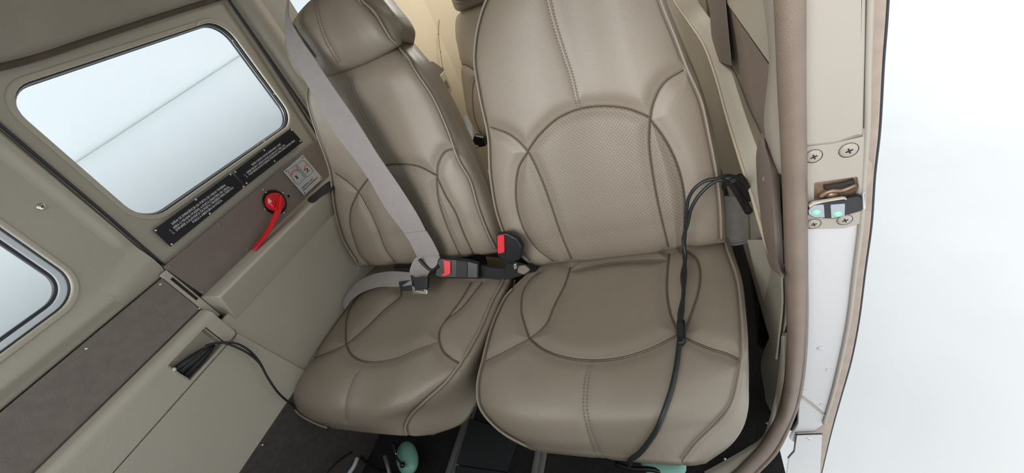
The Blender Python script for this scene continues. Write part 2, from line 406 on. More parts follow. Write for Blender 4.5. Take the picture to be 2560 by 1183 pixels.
# lower door panel
fl = FX(-.955)
plate('lower_panel', MT['trim'], fl, [[(.345, .30), (1.2, .30), (1.2, .60), (.345, .60)]], .01, .002, door, px=False)
struct(plate('wall_left', MT['trim'], fw, [[(-.45, -.02), (1.17, -.02), (1.17, 1.18), (-.45, 1.18)], rrect(.405, .815, .918, 1.129, .05), rrect(-.295, .805, .267, 1.015, .05)], .004, 0, None, off=-.027, px=False))
# escutcheon, handle, keyhole
hb = Frame(fs_.hit(686, 506), (0, 1, 0), (0, 0, 1))
def disc(name, m, fr, r, depth, off, parent, bevel=.001, ir=None, cx=0, cy=0):
    c = [(cx + r * math.cos(2 * math.pi * k / 32), cy + r * math.sin(2 * math.pi * k / 32)) for k in range(32)]
    L = [c]
    if ir: L.append([(cx + ir * math.cos(2 * math.pi * k / 32), cy + ir * math.sin(2 * math.pi * k / 32)) for k in range(32)])
    return plate(name, m, fr, L, depth, bevel, parent, off, px=False)
disc('escutcheon', MT['black'], hb, .0335, .004, .004, door, .0015)
disc('escutcheon_ring', MT['blackmat'], hb, .0275, .004, .0065, door, .0015)
for p in ((665, 481), (708, 482), (663, 523), (658, 474), (710, 532)): screw(*p, hb, .0024, door, off=.0045)
hd = [  # handle: hub then arm
    [(688, 508), .0]]
hc = hb.pix(692, 504, .026)
hub = disc('handle', MT['red'], hb, .0235, .022, .030, door, .006, cx=hc[0], cy=hc[1]); hub['label'] = 'red enamelled emergency door handle'
c = [(701, 489, .030), (699, 512, .033), (694, 530, .033), (684, 552, .032), (668, 582, .029), (645, 612, .024), (634, 625, .020)]
P = [hb.hit(x, y, o) for x, y, o in c]
me = tube_mesh(smooth2(P, 6), .01, 12, flat=.55, rs=[.0055 + .0055 * min(1, i / 10) if i < 10 else .0110 - .0038 * (i - 10) / 26 for i in range(37)])
link('arm', me, MT['red'], hub)
link('arrow', plate_mesh('arrow', [[hb.pix(*p, .0315) for p in ((671, 495), (681, 504), (671, 507))]], .0006), MT['white'], hub, mw=hb.mat(.0302))
link('ridge', tube_mesh(smooth2([hb.hit(x, y, o) for x, y, o in ((697, 484, .029), (695, 504, .0325), (690, 524, .037))], 6), .0022, 8), MT['red'], hub)
disc('key_ring', MT['rail'], Frame(fs_.hit(721, 491), (0, 1, 0), (0, 0, 1)), .0062, .003, .002, door, .001, ir=.004)
disc('key_hole', MT['black'], Frame(fs_.hit(721, 491), (0, 1, 0), (0, 0, 1)), .004, .001, .001, door, .0)
# placards
fp = FX(-.9885)
def placard(name, px, label, screws, lines, m='placard', tm='white'):
    t = thing(name, fp.hit(*px[3]), label, 'sign')
    plate('plate', MT[m], fp, [px], .0015, .0003, t)
    for s in screws: screw(*s, fp, .0026, t)
    for (s, a, b, h) in lines:
        A = fp.pix(*a, .0005); B = fp.pix(*b, .0005); y = (A[1] + B[1]) / 2
        text_fit(s, fp, A[0], B[0], y, h, MT[tm], t, .0005)
    return t
placard('placard', [(383, 576), (579, 432), (612, 467), (427, 617)], 'black placard with four lines of white Portuguese text, the forward lower one under the window',
        [(390, 576), (490, 499), (577, 436), (609, 467), (525, 534), (430, 611)],
        [('SAÍDA DE EMERGÊNCIA DA PORTA DE CARGA TRASEIRA', (432, 563), (565, 464), .0052),
         ('1.   ABRA O MÁXIMO POSSÍVEL A PORTA DIANTEIRA DE CARGA.', (429, 580), (574, 467), .0052),
         ('2.   EMPURRE A ALAVANCA DA PORTA TRASEIRA PARA FRENTE E', (434, 586), (584, 470), .0052),
         ('FORCE A ABERTURA DA PORTA.', (484, 558), (557, 502), .0052)])
placard('placard', [(584, 430), (727, 321), (757, 355), (614, 466)], 'black placard with three lines of white English text, the aft upper one under the window',
        [(589, 430), (661, 376), (729, 325), (751, 353), (687, 403), (617, 458)],
        [('REAR CARGO DOOR EMERGENCY EXIT', (632, 415), (703, 361), .0050),
         ('1.   OPEN FRONT CARGO DOOR AS FAR AS IT WILL GO.', (613, 440), (713, 363), .0050),
         ('2.   PUSH REAR DOOR HANDLE FORWARD AND FORCE DOOR OPEN.', (618, 445), (738, 352), .0050)])
fe = FX(-.975)
ex = thing('exit_plate', fe.hit(760, 440), 'silvery exit plate with red arcs and black numerals 1 and 2 beside the red handle', 'sign')
EX = [(709, 428), (757, 387), (807, 446), (761, 489)]
plate('plate', MT['plate'], fe, [roundpoly([fe.pix(*p) for p in EX], .003)], .002, .0004, ex, px=False)
for s in ((716, 428), (757, 394), (802, 446), (762, 483)): screw(*s, fe, .002, ex, m='dark_screw')
def outline(pts, w, m, nm, off=.0006, closed=True):
    P = [fe.hit(*p, off) for p in pts]
    if closed: P.append(P[0])
    link(nm, tube_mesh(P, w, 4, flat=.3), MT[m], ex)
outline([(720, 428), (738, 413), (763, 445), (747, 461), (738, 457)], .0006, 'dark_screw', 'door_outline')
outline([(742, 412), (755, 400), (763, 403), (784, 428), (768, 443), (757, 430)], .0006, 'dark_screw', 'door_outline')
P = [fe.hit(x, y, .0008) for x, y in smooth2([(729, 439), (730, 430), (738, 424), (746, 427)], 5)]
link('red_arc', tube_mesh(P, .0028, 6, flat=.2), MT['redp'], ex)
P = [fe.hit(x, y, .0008) for x, y in smooth2([(760, 426), (762, 418), (765, 410)], 5)]
link('red_arc', tube_mesh(P, .0022, 6, flat=.2), MT['redp'], ex)
for s, a, b, h in (('1', (743, 448), (746, 446), .011), ('2', (766, 433), (774, 426), .011), ('EMERGENCY EXIT', (755, 472), (783, 448), .0035), ('SAÍDA DE EMERGÊNCIA', (757, 477), (795, 446), .0035)):
    A = fe.pix(*a); B = fe.pix(*b); text_fit(s, fe, A[0], B[0], (A[1] + B[1]) / 2, h, MT['dark_screw'], ex, .0006)

# ---- unseen cockpit front: panel and sill added to block low light, windscreen open
ip = thing('wall_light_block', (-.45, -.85, 0), kind='structure')
plate('light_block_panel', MT['blackmat'], Frame((0, -.55, 0), (-1, 0, 0), (0, 0, 1)), [[(-.15, -.02), (1.05, -.02), (1.05, .92), (.6, 1.02), (.2, 1.02), (-.15, .92)]], .04, .01, ip, px=False)
box('lower_side', MT['trim'], (-1.03, -.85, -.02), (-1.01, -.40, .80), ip, bevel=0)
# ---- left wall forward of the door
wl = thing('wall_forward_left', (-.99, .1, .35), kind='structure')
fo = FX(-.992)
w2 = rrect(-.30, .800, .272, 1.02, .055, 10)
plate('pillar_panel', MT['trim'], fo, [[(-.40, .737), (.3745, .737), (.381, 1.17), (-.40, 1.17)], w2], .02, .004, wl, px=False)
plate('window_lip', MT['trim2'], fo, [rrect(-.31, .790, .281, 1.03, .062, 10), rrect(-.299, .801, .271, 1.019, .053, 10)], .008, .003, wl, off=.003, px=False)
plate('gasket', MT['gasket'], fo, [rrect(-.300, .800, .272, 1.020, .054, 10), rrect(-.297, .803, .269, 1.017, .051, 10)], .008, .001, wl, off=-.002, px=False)
plate('pale_trim', MT['reflpl'], fo, [rrect(-.298, .802, .270, 1.018, .052, 10), rrect(-.287, .813, .259, 1.007, .044, 10)], .010, .002, wl, off=-.006, px=False)
plate('inner_gasket', MT['gasket'], fo, [rrect(-.289, .811, .261, 1.009, .045, 10), rrect(-.282, .818, .254, 1.002, .039, 10)], .010, .002, wl, off=-.008, px=False)
struct(plate('window_2', MT['glass'], fo, [rrect(-.29, .81, .262, 1.01, .045)], .003, 0, None, off=-.017, px=False))
def relief(name, ya, yb, za, zb_, nu, nv):
    ss = lambda t: max(0, min(1, t)) ** 2 * (3 - 2 * max(0, min(1, t)))
    rows = []
    for z in np.linspace(za, zb_, nv):
        r_ = []
        for y in np.linspace(ya, yb, nu):
            h = .010 * ss((.795 + max(0, y - .28) * .2 - z) / .032) * ss((z - .738) / .030)
            h += .006 * ss((y - .345) / .02) * ss((z - .80) / .05)
            r_.append((-.9925 + h, y, z))
        rows.append(r_)
    return solid_sheet(name, MT['trim'], rows, nu * 4, nv * 4, .003, wl)
relief('pillar_relief', .279, .3725, .7395, 1.165, 10, 24)
relief('pillar_relief', -.45, .280, .7395, .793, 20, 8)
sc = screw(105, 517, fo, .0062, wl, 'flat', 'steel', cross=True, off=.001)
fs2 = FX(-.98)
plate('suede_strip', MT['suede'], fs2, [[(-.45, .640), (.3545, .640), (.3545, .738), (-.45, .738)]], .006, .002, wl, px=False)
for p in ((402, 711), (500, 771), (217, 872), (337, 937), (136, 1142)): screw(*p, fs2, .0026, wl, m='steel')
for k in range(2): pass
# slot between strip and door
plate('joint_cover', MT['trim2'], FX(-.981), [[(.356, .60), (.3725, .60), (.3725, .745), (.356, .745)]], .006, .002, wl, px=False)
plate('joint_slot', MT['dark_screw'], FX(-.981), [[(.3625, .66), (.3685, .66), (.3685, .727), (.3625, .727)]], .001, 0, wl, off=.0006, px=False)
# rounded ledge and band with recess, lower panel
rows = [[(-.985, y, .642), (-.975, y, .640), (-.958, y, .632), (-.948, y, .615), (-.946, y, .59), (-.948, y, .56)] for y in (-.45, 0, .352)]
tube('strip_moulding', [(-.979, -.45, .6405), (-.979, .352, .6405)], .0022, MT['brownrub'], wl, n=0)
fb = FX(-.947)
rc = [(424, 921), (506, 824), (556, 852), (473, 955)]
rcl = [fb.pix(*p) for p in rc]
solid_sheet('ledge', MT['trim2'], [[(-.985, y, .6405), (-.970, y, .6400), (-.955, y, .6365), (-.9485, y, .630), (-.947, y, .621)] for y in (-.45, 0, .352)], 30, 4, .008, wl)
# band pieces around the recess
ra = [min(p[0] for p in rcl), max(p[0] for p in rcl)]; rb = [min(p[1] for p in rcl), max(p[1] for p in rcl)]
rb = [max(rb[0], .5605), min(rb[1], .6185)]
plate('band_frame', MT['trim2'], fb, [[(-.45, .5585), (.352, .5585), (.352, .6220), (-.45, .6220)], rrect(ra[0] + .002, rb[0], ra[1] + .002, rb[1], .004)], .012, .0015, wl, px=False)
plate('recess_back', MT['trim'], fb, [rrect(ra[0] - .01, rb[0] - .01, ra[1] + .01, rb[1] + .01, .004)], .003, 0, wl, off=-.022, px=False)
for (u0, v0, u1, v1) in ((ra[0] + .002, rb[0], ra[0] + .004, rb[1]), (ra[1] - .003, rb[0], ra[1] - .001, rb[1])):
    plate('recess_side', MT['trim'], fb, [[(u0, v0), (u1, v0), (u1, v1), (u0, v1)]], .022, 0, wl, off=-.002, px=False)
plate('front_lower_panel', MT['trim2'], fb, [[(-.45, .345), (.385, .345), (.352, .5565), (-.45, .5565)]], .01, .001, wl, off=-.0005, px=False)
tube('panel_seam', [fb.hit(x, y, .0004) for x, y in ((587, 824), (589, 838), (582, 853), (572, 864))], .0006, MT['seam'], wl)
screw(641, 876, fb, .0026, wl); 
fk = FX(-.944)
plate('kick_panel', MT['kick'], fk, [[(-.45, -.01), (.70, -.01), (.70, .345), (-.45, .345)]], .008, .002, wl, px=False)
screw(657, 1113, fk, .0028, wl)
# aft left wall: post, panel and window
wa = thing('wall_aft_left', (-.97, 1.4, .35), kind='structure')
def xa(y): return -1.0 + max(0, y - 1.0) * .06 + max(0, y - 1.4) ** 2 * .15
def aft(name, m, y0_, y1_, z0_, z1_, dx=0, th=.01):
    rows = [[(xa(y) + dx, y, z) for y in np.linspace(y0_, y1_, 8)] for z in np.linspace(z0_, z1_, 5)]
    return solid_sheet(name, m, rows, 16, 8, th, wa)
aft('lower_lining', MT['cream'], 1.16, 2.1, .0, .98)
aft('lower_lining', MT['trim'], .93, 1.165, .0, 1.20, dx=-.012)
aft('upper_lining', MT['cream'], 1.16, 2.1, 1.14, 1.36)
aft('aft_lining', MT['cream'], 1.46, 2.1, .97, 1.15)
rows = [[(-1.0, yy, z) for yy in (.965,)] + [(-.982, .972, z), (-.968, .990, z), (-.966, 1.012, z), (-.975, 1.034, z), (-1.0, 1.045, z)] for z in (.3, .7, 1.0, 1.25)]
solid_sheet('post_cover', MT['trim2'], rows, 24, 6, .004, wa)
struct(plate('window_3', MT['glass'], FX(-1.005), [rrect(1.10, .97, 1.5, 1.15, .01)], .003, 0, None, px=False))
ba = thing('wall_back', (-.4, 2.0, 0), kind='structure')
plate('bulkhead', MT['cream'], FY(2.0), [[(-1.0, -.01), (.2, -.01), (.2, 1.36), (-1.0, 1.36)], rrect(-.85, 1.0, .08, 1.29, .06)], .02, .0, ba, px=False)
struct(plate('window_added_rear', MT['glass'], FY(2.0), [rrect(-.86, .99, .09, 1.30, .06)], .003, 0, None, off=-.015, px=False))  # unseen rear window, added to let more light into the aft cabin
# rounded corner lining where rivets run
rows = [[(xa(1.80) - .02, 1.80, z), (xa(1.8) + .005, 1.83, z), (-.86, 1.90, z), (-.80, 1.95, z), (-.70, 1.985, z)] for z in (.3, .8, 1.3)]
solid_sheet('corner_lining', MT['cream'], rows, 16, 6, .004, ba)
lmp = thing('added_fill_lamp', (-.45, 1.72, 1.325), 'small round ceiling lamp, unseen, added to brighten the rear seat', 'lamp')
disc_pts = [(.045 * math.cos(a * math.pi / 12), .045 * math.sin(a * math.pi / 12)) for a in range(24)]
plate('fill_lamp_body', MT['white'], Frame((-.45, 1.72, 1.33), (1, 0, 0), (0, -1, 0)), [disc_pts], .02, .004, lmp, off=.012, px=False)
ld = bpy.data.lights.new('rear_fill_light', 'AREA'); ld.shape = 'DISK'; ld.size = .3; ld.energy = 6; ld.color = (1, .95, .86)  # warm area light added to fill the rear cabin
lo = bpy.data.objects.new('rear_fill_light', ld); COL.objects.link(lo); lo.location = (-.45, 1.72, 1.305)
fr_ = FX(-.905)
for p in ((1103, 12), (1097, 45), (1096, 86), (1101, 129)):
    screw(*p, fr_, .0042, ba, m='brownrub')
tube('panel_joint', [fr_.hit(x, y, .001) for x, y in ((1128, -4), (1108, 12), (1099, 40), (1097, 90), (1101, 130), (1110, 190))], .0012, MT['brownrub'], ba)
# aft arm rest with sockets
ar = thing('aft_armrest', pX(1100, 220, -.89), 'cream armrest with brown pad and two sockets on the far left wall behind the seats', 'armrest')
fa = Frame((-.885, 1.6, .7), (.12, 1, 0), (0, 0, 1))
plate('pad', MT['suede'], fa, [roundpoly([fa.pix(*p) for p in ((1058, 158), (1082, 152), (1113, 174), (1088, 202), (1070, 190))], .01)], .02, .003, ar, px=False)
plate('body', MT['cream'], fa, [[(1088, 202), (1112, 176), (1131, 226), (1117, 250), (1100, 235)]], .03, .004, ar, off=.004)
plate('socket_plate', MT['rail'], fa, [[(1101, 213), (1116, 199), (1124, 219), (1110, 233)]], .003, .0005, ar, off=.006)
for p in ((1111, 211), (1117, 221)): screw(*p, fa, .006, ar, m='black', off=.006)

# ------------------------------------------------------------------ seats
def row(L, Mi, PR, R, f, prof, fR):
    """one control row: pixels left, middle, right piping, right silhouette; f(px,py,dz) places it"""
    out = []
    for t, dz in prof:
        a = (1 - t) * (1 - 2 * t); b = 4 * t * (1 - t); c = t * (2 * t - 1)
        out.append(f(a * L[0] + b * Mi[0] + c * PR[0], a * L[1] + b * Mi[1] + c * PR[1], dz))
    out.append(f(R[0], R[1], fR)); return out
def in_poly(px, py, poly):
    x = np.asarray(px); y = np.asarray(py); c = np.zeros(x.shape, bool); n = len(poly)
    for i in range(n):
        x1, y1 = poly[i]; x2, y2 = poly[i - 1]
        if y1 == y2: continue
        k = ((y1 > y) != (y2 > y)) & (x < (x2 - x1) * (y - y1) / (y2 - y1) + x1); c ^= k
    return c
RM = np.array([[*AX], [*AD], [*AF]])
def project(V):
    q = (V - np.array(CAM)) @ RM.T
    return 1280 + F * q[:, 0] / q[:, 2], 591.5 + F * q[:, 1] / q[:, 2]
def cushion(name, rows, nu, nv, back, depth, root, seams=(), pipes=(), stitches=(), insert=(), mats=('leather', 'insert_b'), puff=1.0, pipe_r=.0025, shrink=.12):
    G = loft(rows, nu, nv); V = G.reshape(-1, 3); f = grid_faces(nu, nv)
    me = mesh('t', V, f.tolist()); N = np.zeros(len(V) * 3); me.vertices.foreach_get('normal', N); N = N.reshape(-1, 3); bpy.data.meshes.remove(me)
    if (N * (np.array(CAM) - V)).sum() < 0: N = -N; f = f[:, ::-1]
    bvh = BVHTree.FromPolygons([tuple(v) for v in V], f.tolist())
    def cast(line, n=10):
        out = []
        for x, y in smooth2(line, n):
            h = bvh.ray_cast(CAM, ray(x, y).normalized())
            if h[0] is not None:
                nn = h[1] if h[1].dot(CAM - h[0]) > 0 else -h[1]
                out.append((h[0], nn))
        return out
    def dense(pl, s=.0007):
        o = []
        for (a, _), (b, _) in zip(pl, pl[1:]):
            if (b - a).length > .06: continue
            k = max(1, int((b - a).length / s))
            for i in range(k): o.append(a.lerp(b, i / k))
        return o
    cs = [cast(s) for s in seams]; cp = [cast(s) for s in pipes]; ct = [cast(s) for s in stitches]
    disp = np.zeros(len(V))
    for group, (a1, w1, a2, w2_) in ((cs, (.0034, .0019, .0066, .018)), (cp, (.0022, .0042, .003, .012)), (ct, (.0010, .0030, .0016, .010))):
        pts = [p for c in group for p in dense(c)]
        if not pts: continue
        kd = KDTree(len(pts))
        for i, p in enumerate(pts): kd.insert(p, i)
        kd.balance()
        D = np.array([kd.find(Vector(v))[2] for v in V])
        disp = np.minimum(disp, -puff * (a1 * np.exp(-(D / w1) ** 2) + a2 * np.exp(-(D / w2_) ** 2)))
    V2 = V + N * disp[:, None]
    # body: skirt behind the face
    idx = np.arange(len(V)).reshape(nv, nu)
    lp = np.array(list(idx[0]) + list(idx[1:, -1]) + list(idx[-1, -2::-1]) + list(idx[-2:0:-1, 0]))
    cen = V2[lp].mean(0); ring = [V2[lp]]; bk = np.array(back, float); bk /= np.linalg.norm(bk)
    for k in range(1, 7):
        a = k / 6 * math.pi / 2; c = cen + bk * 0
        rel = V2[lp] - cen; rel = rel - np.outer(rel @ bk, bk) * 0
        s = 1 - shrink * (1 - math.cos(a))
        ring.append(cen + rel * s + bk * depth * math.sin(a))
    nb = len(lp); base = len(V2); allv = np.vstack([V2] + ring[1:] + [(cen + bk * depth)[None]])
    sk = []
    for k in range(6):
        A = lp if k == 0 else base + (k - 1) * nb + np.arange(nb); B = base + k * nb + np.arange(nb)
        for i in range(nb): j = (i + 1) % nb; sk.append((int(A[i]), int(B[i]), int(B[j]), int(A[j])))
    last = base + 5 * nb; cI = len(allv) - 1
    for i in range(nb): sk.append((last + i, cI, last + (i + 1) % nb))
    if tuple(f[0]) != tuple(grid_faces(nu, nv)[0]): pass
    # split the perforated insert from the plain leather
    fc = V[f].mean(1); px, py = project(fc); mask = np.zeros(len(f), bool)
    for poly in insert: mask |= in_poly(px, py, poly)
    def sub(fl, nm, m, parent):
        fl = [tuple(int(i) for i in q) for q in fl]; used = sorted({i for q in fl for i in q}); mp = {o: i for i, o in enumerate(used)}
        mm = mesh(nm, allv[used], [tuple(mp[i] for i in q) for q in fl])
        return link(nm, mm, MT[m], parent)
    body_faces = f[~mask].tolist() + sk
    o = sub(body_faces, name, mats[0], root)
    bm = bmesh.new(); bm.from_mesh(o.data); bmesh.ops.recalc_face_normals(bm, faces=bm.faces); bm.to_mesh(o.data); bm.free()
    if mask.any():
        o2 = sub(f[mask].tolist(), 'perforated_insert', mats[1], o)
    if cs:
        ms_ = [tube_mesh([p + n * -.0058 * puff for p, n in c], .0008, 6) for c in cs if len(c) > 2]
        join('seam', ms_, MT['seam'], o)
    for c in cp:
        if len(c) > 2: link('piping', tube_mesh([p + n * pipe_r * .35 for p, n in c], pipe_r, 8), MT['piping'], o)
    sts = []
    for c in ct:
        if len(c) < 3: continue
        acc = 0; pos = []; P = [q for q in c]
        for (a, na), (b, nb_) in zip(P, P[1:]):
            L = (b - a).length; 
            if L > .05: continue
            k = -acc
            while k + .0058 < L:
                k += .0058
                pos.append((a.lerp(b, k / L), (b - a).normalized(), na))
            acc = L - k if L > 0 else acc
        for p, t, n in pos:
            sts.append(tube_mesh([p - t * .0016 + n * -.0012 * puff, p - n * .0002, p + t * .0016 + n * -.0012 * puff], .00055, 5))
    if sts: join('stitching', sts, MT['stitch'], o, 'stuff')
    return o, bvh, cast
def fz_(z):
    return lambda px, py, dz: pZ(px, py, z + dz)
def cush_rows(spec, prof):
    out = []
    for L, Mi, PR, R, z, dL, dP, dR in spec:
        pr = [(0, dL), (.06, dL * .35), (.25, prof), (.5, -prof), (.75, prof), (.94, dP * .35), (1, dP)]
        out.append(row(L, Mi, PR, R, lambda x, y, dz, z=z: pZ(x, y, z + dz), pr, dR))
    return out
def back_rows(spec, prof, Y0=.665):
    out = []
    for L, Mi, PR, R, off, dL, dP, dR in spec:
        pr = [(0, dL), (.06, dL * .35), (.25, prof), (.5, -prof), (.75, prof), (.94, dP * .35), (1, dP)]
        out.append(row(L, Mi, PR, R, lambda x, y, dz, o=off: pB(x, y, o + dz, Y0), pr, dR))
    return out
def pix_poly(*lists):
    return [p for l in lists for p in smooth2(l, 5)]

# ---- right (near) seat
RS = thing('passenger_seat', (-.17, .5, 0), 'tan leather passenger seat beside the open door with a black cord lying across it', 'seat')
spec = [((1340, 640), (1560, 612), (1806, 570), (1818, 570), .325, -.01, -.01, -.05),
        ((1318, 682), (1560, 650), (1817, 621), (1830, 618), .375, -.02, -.008, -.05),
        ((1262, 740), (1548, 712), (1843, 697), (1853, 695), .381, -.025, -.008, -.05),
        ((1228, 812), (1540, 795), (1853, 784), (1865, 784), .383, -.025, -.008, -.05),
        ((1203, 900), (1530, 888), (1857, 872), (1871, 878), .382, -.025, -.008, -.05),
        ((1190, 965), (1520, 975), (1847, 947), (1872, 962), .376, -.025, -.008, -.05),
        ((1197, 1022), (1515, 1045), (1826, 1015), (1869, 1032), .358, -.025, -.008, -.055),
        ((1243, 1078), (1505, 1100), (1783, 1068), (1840, 1092), .325, -.02, -.006, -.05),
        ((1314, 1119), (1505, 1139), (1706, 1158), (1765, 1150), .285, -.012, -.004, -.03)]
rows = cush_rows(spec, .004)
sA = [(1425, 662), (1410, 707), (1384, 758), (1364, 804), (1338, 830), (1321, 842)]
sB = [(1321, 842), (1354, 868), (1400, 886), (1466, 896), (1542, 891), (1619, 868), (1693, 832)]
sC = [(1672, 628), (1667, 682), (1667, 733), (1677, 784), (1693, 820), (1693, 832)]
lensL = [(1345, 676), (1325, 692), (1305, 723), (1300, 769), (1308, 804), (1321, 842)]
lensR = [(1715, 620), (1741, 641), (1751, 677), (1746, 723), (1731, 769), (1714, 812), (1702, 832)]
RC, bvRC, castRC = cushion('seat_cushion', rows, 330, 330, (0, .12, -1), .075, RS,
    seams=[sA, sB, sC, lensL, lensR, [(1321, 842), (1272, 868), (1211, 899)], [(1702, 832), (1718, 842), (1772, 865), (1823, 881), (1848, 893)], [(1430, 672), (1517, 654), (1600, 647), (1666, 645)]],
    pipes=[[(1812, 600), (1817, 621), (1843, 697), (1853, 784), (1856, 865), (1846, 947), (1828, 1013), (1792, 1059), (1741, 1110), (1706, 1155)],
           [(1282, 722), (1264, 742), (1231, 812), (1207, 900), (1194, 962), (1200, 1018), (1246, 1073), (1316, 1115)]],
    stitches=[[(1471, 902), (1461, 952), (1458, 1013), (1466, 1069), (1486, 1134)], [(1480, 902), (1470, 955), (1467, 1018), (1477, 1076), (1499, 1136)]],
    insert=[pix_poly(sA, sB, sC[::-1])], mats=('leather', 'insert_c'))
spec = [((1262, -120), (1420, -190), (1560, -262), (1570, -262), -.03, -.02, -.01, -.05),
        ((1240, -60), (1420, -125), (1592, -205), (1606, -205), -.005, -.02, -.01, -.05),
        ((1200, 30), (1427, -45), (1622, -110), (1636, -110), 0, -.02, -.01, -.05),
        ((1182, 140), (1442, 50), (1646, -15), (1660, -15), 0, -.018, -.01, -.05),
        ((1195, 238), (1462, 158), (1690, 100), (1704, 98), 0, -.018, -.01, -.05),
        ((1216, 340), (1488, 270), (1738, 215), (1752, 215), 0, -.018, -.01, -.05),
        ((1222, 440), (1510, 378), (1772, 335), (1786, 335), .002, -.018, -.01, -.05),
        ((1240, 540), (1530, 480), (1791, 440), (1805, 440), .004, -.018, -.01, -.05),
        ((1270, 610), (1545, 570), (1801, 530), (1814, 530), .004, -.018, -.01, -.05),
        ((1324, 662), (1559, 638), (1804, 604), (1816, 605), -.008, -.015, -.01, -.05),
        ((1345, 655), (1562, 628), (1800, 592), (1812, 594), -.09, -.01, -.01, -.05)]
rows = back_rows(spec, .006)
bA = [(1221, 319), (1272, 338), (1316, 379), (1350, 446), (1375, 513), (1400, 586), (1426, 648), (1432, 662)]
bT = [(1316, 379), (1344, 340), (1394, 296), (1450, 272), (1506, 266), (1567, 273), (1623, 293)]
bR = [(1712, 173), (1662, 206), (1634, 257), (1626, 296), (1622, 357), (1629, 424), (1645, 513), (1671, 620), (1675, 636)]
bRi = bR[3:]
lR = [(1626, 301), (1657, 340), (1690, 402), (1710, 474), (1714, 547), (1712, 606), (1710, 622)]
lL = [(1316, 382), (1294, 419), (1286, 474), (1291, 530), (1311, 586), (1339, 625), (1372, 652), (1392, 664)]
RB, bvRB, castRB = cushion('backrest', rows, 330, 360, (0, 1, -LEAN), .07, RS,
    seams=[bA, bT, bR, lR, lL],
    pipes=[[(1592, -190), (1622, -105), (1651, 2), (1690, 100), (1718, 173), (1752, 251), (1774, 346), (1791, 435), (1801, 530), (1803, 600)],
           [(1244, -55), (1204, 32), (1186, 140), (1199, 238), (1220, 340), (1226, 440), (1244, 540), (1274, 608), (1322, 652)]],
    stitches=[[(1364, -8), (1380, 56), (1403, 128), (1425, 195), (1442, 271)], [(1376, -8), (1391, 56), (1413, 128), (1434, 195), (1451, 270)]],
    insert=[pix_poly(bA[2:], ) + pix_poly([(1426, 648), (1545, 635), (1671, 620)]) + pix_poly(bRi[::-1]) + pix_poly(bT[::-1]),
            pix_poly(lL, [(1372, 652), (1426, 648)], bA[:1:-1]), pix_poly(lR, [(1712, 606), (1671, 620)], bRi[::-1])], mats=('leather', 'insert_b'))
# ---- left (far) seat
LS = thing('passenger_seat', (-.66, .5, 0), 'tan leather passenger seat by the window door with the grey shoulder belt across its back', 'seat')
spec = [((925, 650), (1090, 640), (1262, 645), (1282, 655), .325, -.01, -.01, -.07),
        ((897, 700), (1072, 690), (1257, 702), (1278, 718), .375, -.02, -.008, -.07),
        ((868, 762), (1048, 745), (1230, 753), (1265, 768), .381, -.025, -.008, -.08),
        ((822, 825), (1012, 812), (1199, 825), (1240, 838), .383, -.03, -.008, -.085),
        ((777, 893), (970, 890), (1159, 896), (1218, 908), .382, -.03, -.008, -.09),
        ((732, 960), (930, 960), (1115, 955), (1208, 960), .374, -.03, -.008, -.095),
        ((723, 1000), (900, 1020), (1058, 1008), (1190, 1005), .352, -.025, -.008, -.09),
        ((742, 1034), (886, 1058), (1026, 1040), (1154, 1056), .318, -.02, -.006, -.07),
        ((795, 1065), (900, 1079), (1016, 1090), (1080, 1086), .280, -.012, -.004, -.03)]
rows = cush_rows(spec, .004)
sA = [(1001, 720), (1001, 733), (955, 774), (914, 814), (862, 858)]
sB = [(862, 858), (873, 881), (894, 896), (929, 902), (985, 893), (1041, 870), (1095, 851)]
sR = [(1205, 700), (1179, 733), (1148, 769), (1110, 799), (1095, 830), (1103, 870), (1123, 891), (1147, 905)]
LCu, bvLC, castLC = cushion('seat_cushion', rows, 300, 330, (0, .12, -1), .03, LS,
    seams=[sA, sB, sR, [(915, 715), (904, 723), (873, 763), (862, 799), (860, 830), (862, 858)], [(862, 858), (822, 876), (782, 892)], [(1178, 700), (1148, 748), (1110, 799)]],
    pipes=[[(1262, 680), (1257, 702), (1230, 753), (1199, 825), (1159, 896), (1118, 952), (1057, 1008), (1026, 1040), (1013, 1069), (1017, 1088)],
           [(868, 766), (824, 827), (780, 893), (735, 960), (727, 998), (745, 1032), (798, 1062), (825, 1070)]],
    stitches=[[(909, 911), (883, 947), (871, 977), (863, 1013), (866, 1055)]],
    insert=[pix_poly(sA, sB, [(1095, 851), (1095, 830), (1110, 799), (1148, 748), (1178, 700)], [(1178, 700), (1100, 702), (1001, 720)])], mats=('leather', 'insert_c'))
spec = [((800, 165), (900, 125), (985, 92), (1012, 95), -.07, -.015, -.01, -.05),
        ((772, 205), (893, 155), (1000, 118), (1034, 122), -.022, -.02, -.01, -.05),
        ((766, 248), (902, 198), (1026, 150), (1060, 152), 0, -.02, -.01, -.05),
        ((790, 335), (940, 285), (1080, 236), (1108, 232), 0, -.02, -.01, -.05),
        ((820, 425), (980, 385), (1124, 340), (1160, 340), 0, -.02, -.01, -.05),
        ((833, 520), (1005, 485), (1168, 440), (1208, 440), .002, -.02, -.01, -.05),
        ((855, 600), (1035, 575), (1203, 540), (1246, 540), .004, -.02, -.01, -.05),
        ((893, 664), (1069, 652), (1240, 628), (1270, 615), -.008, -.015, -.01, -.05),
        ((905, 655), (1074, 642), (1241, 618), (1272, 606), -.09, -.01, -.01, -.05)]
rows = back_rows(spec, .006)
bA = [(831, 433), (863, 455), (891, 481), (916, 522), (941, 575), (962, 629), (988, 662), (1000, 676)]
bT = [(891, 481), (919, 446), (962, 415), (998, 412), (1040, 417), (1090, 440)]
bR = [(1142, 370), (1111, 380), (1093, 412), (1090, 444), (1092, 494), (1104, 540), (1125, 593), (1150, 645), (1160, 660)]
lR = [(1091, 448), (1111, 490), (1136, 533), (1157, 586), (1182, 638), (1192, 652)]
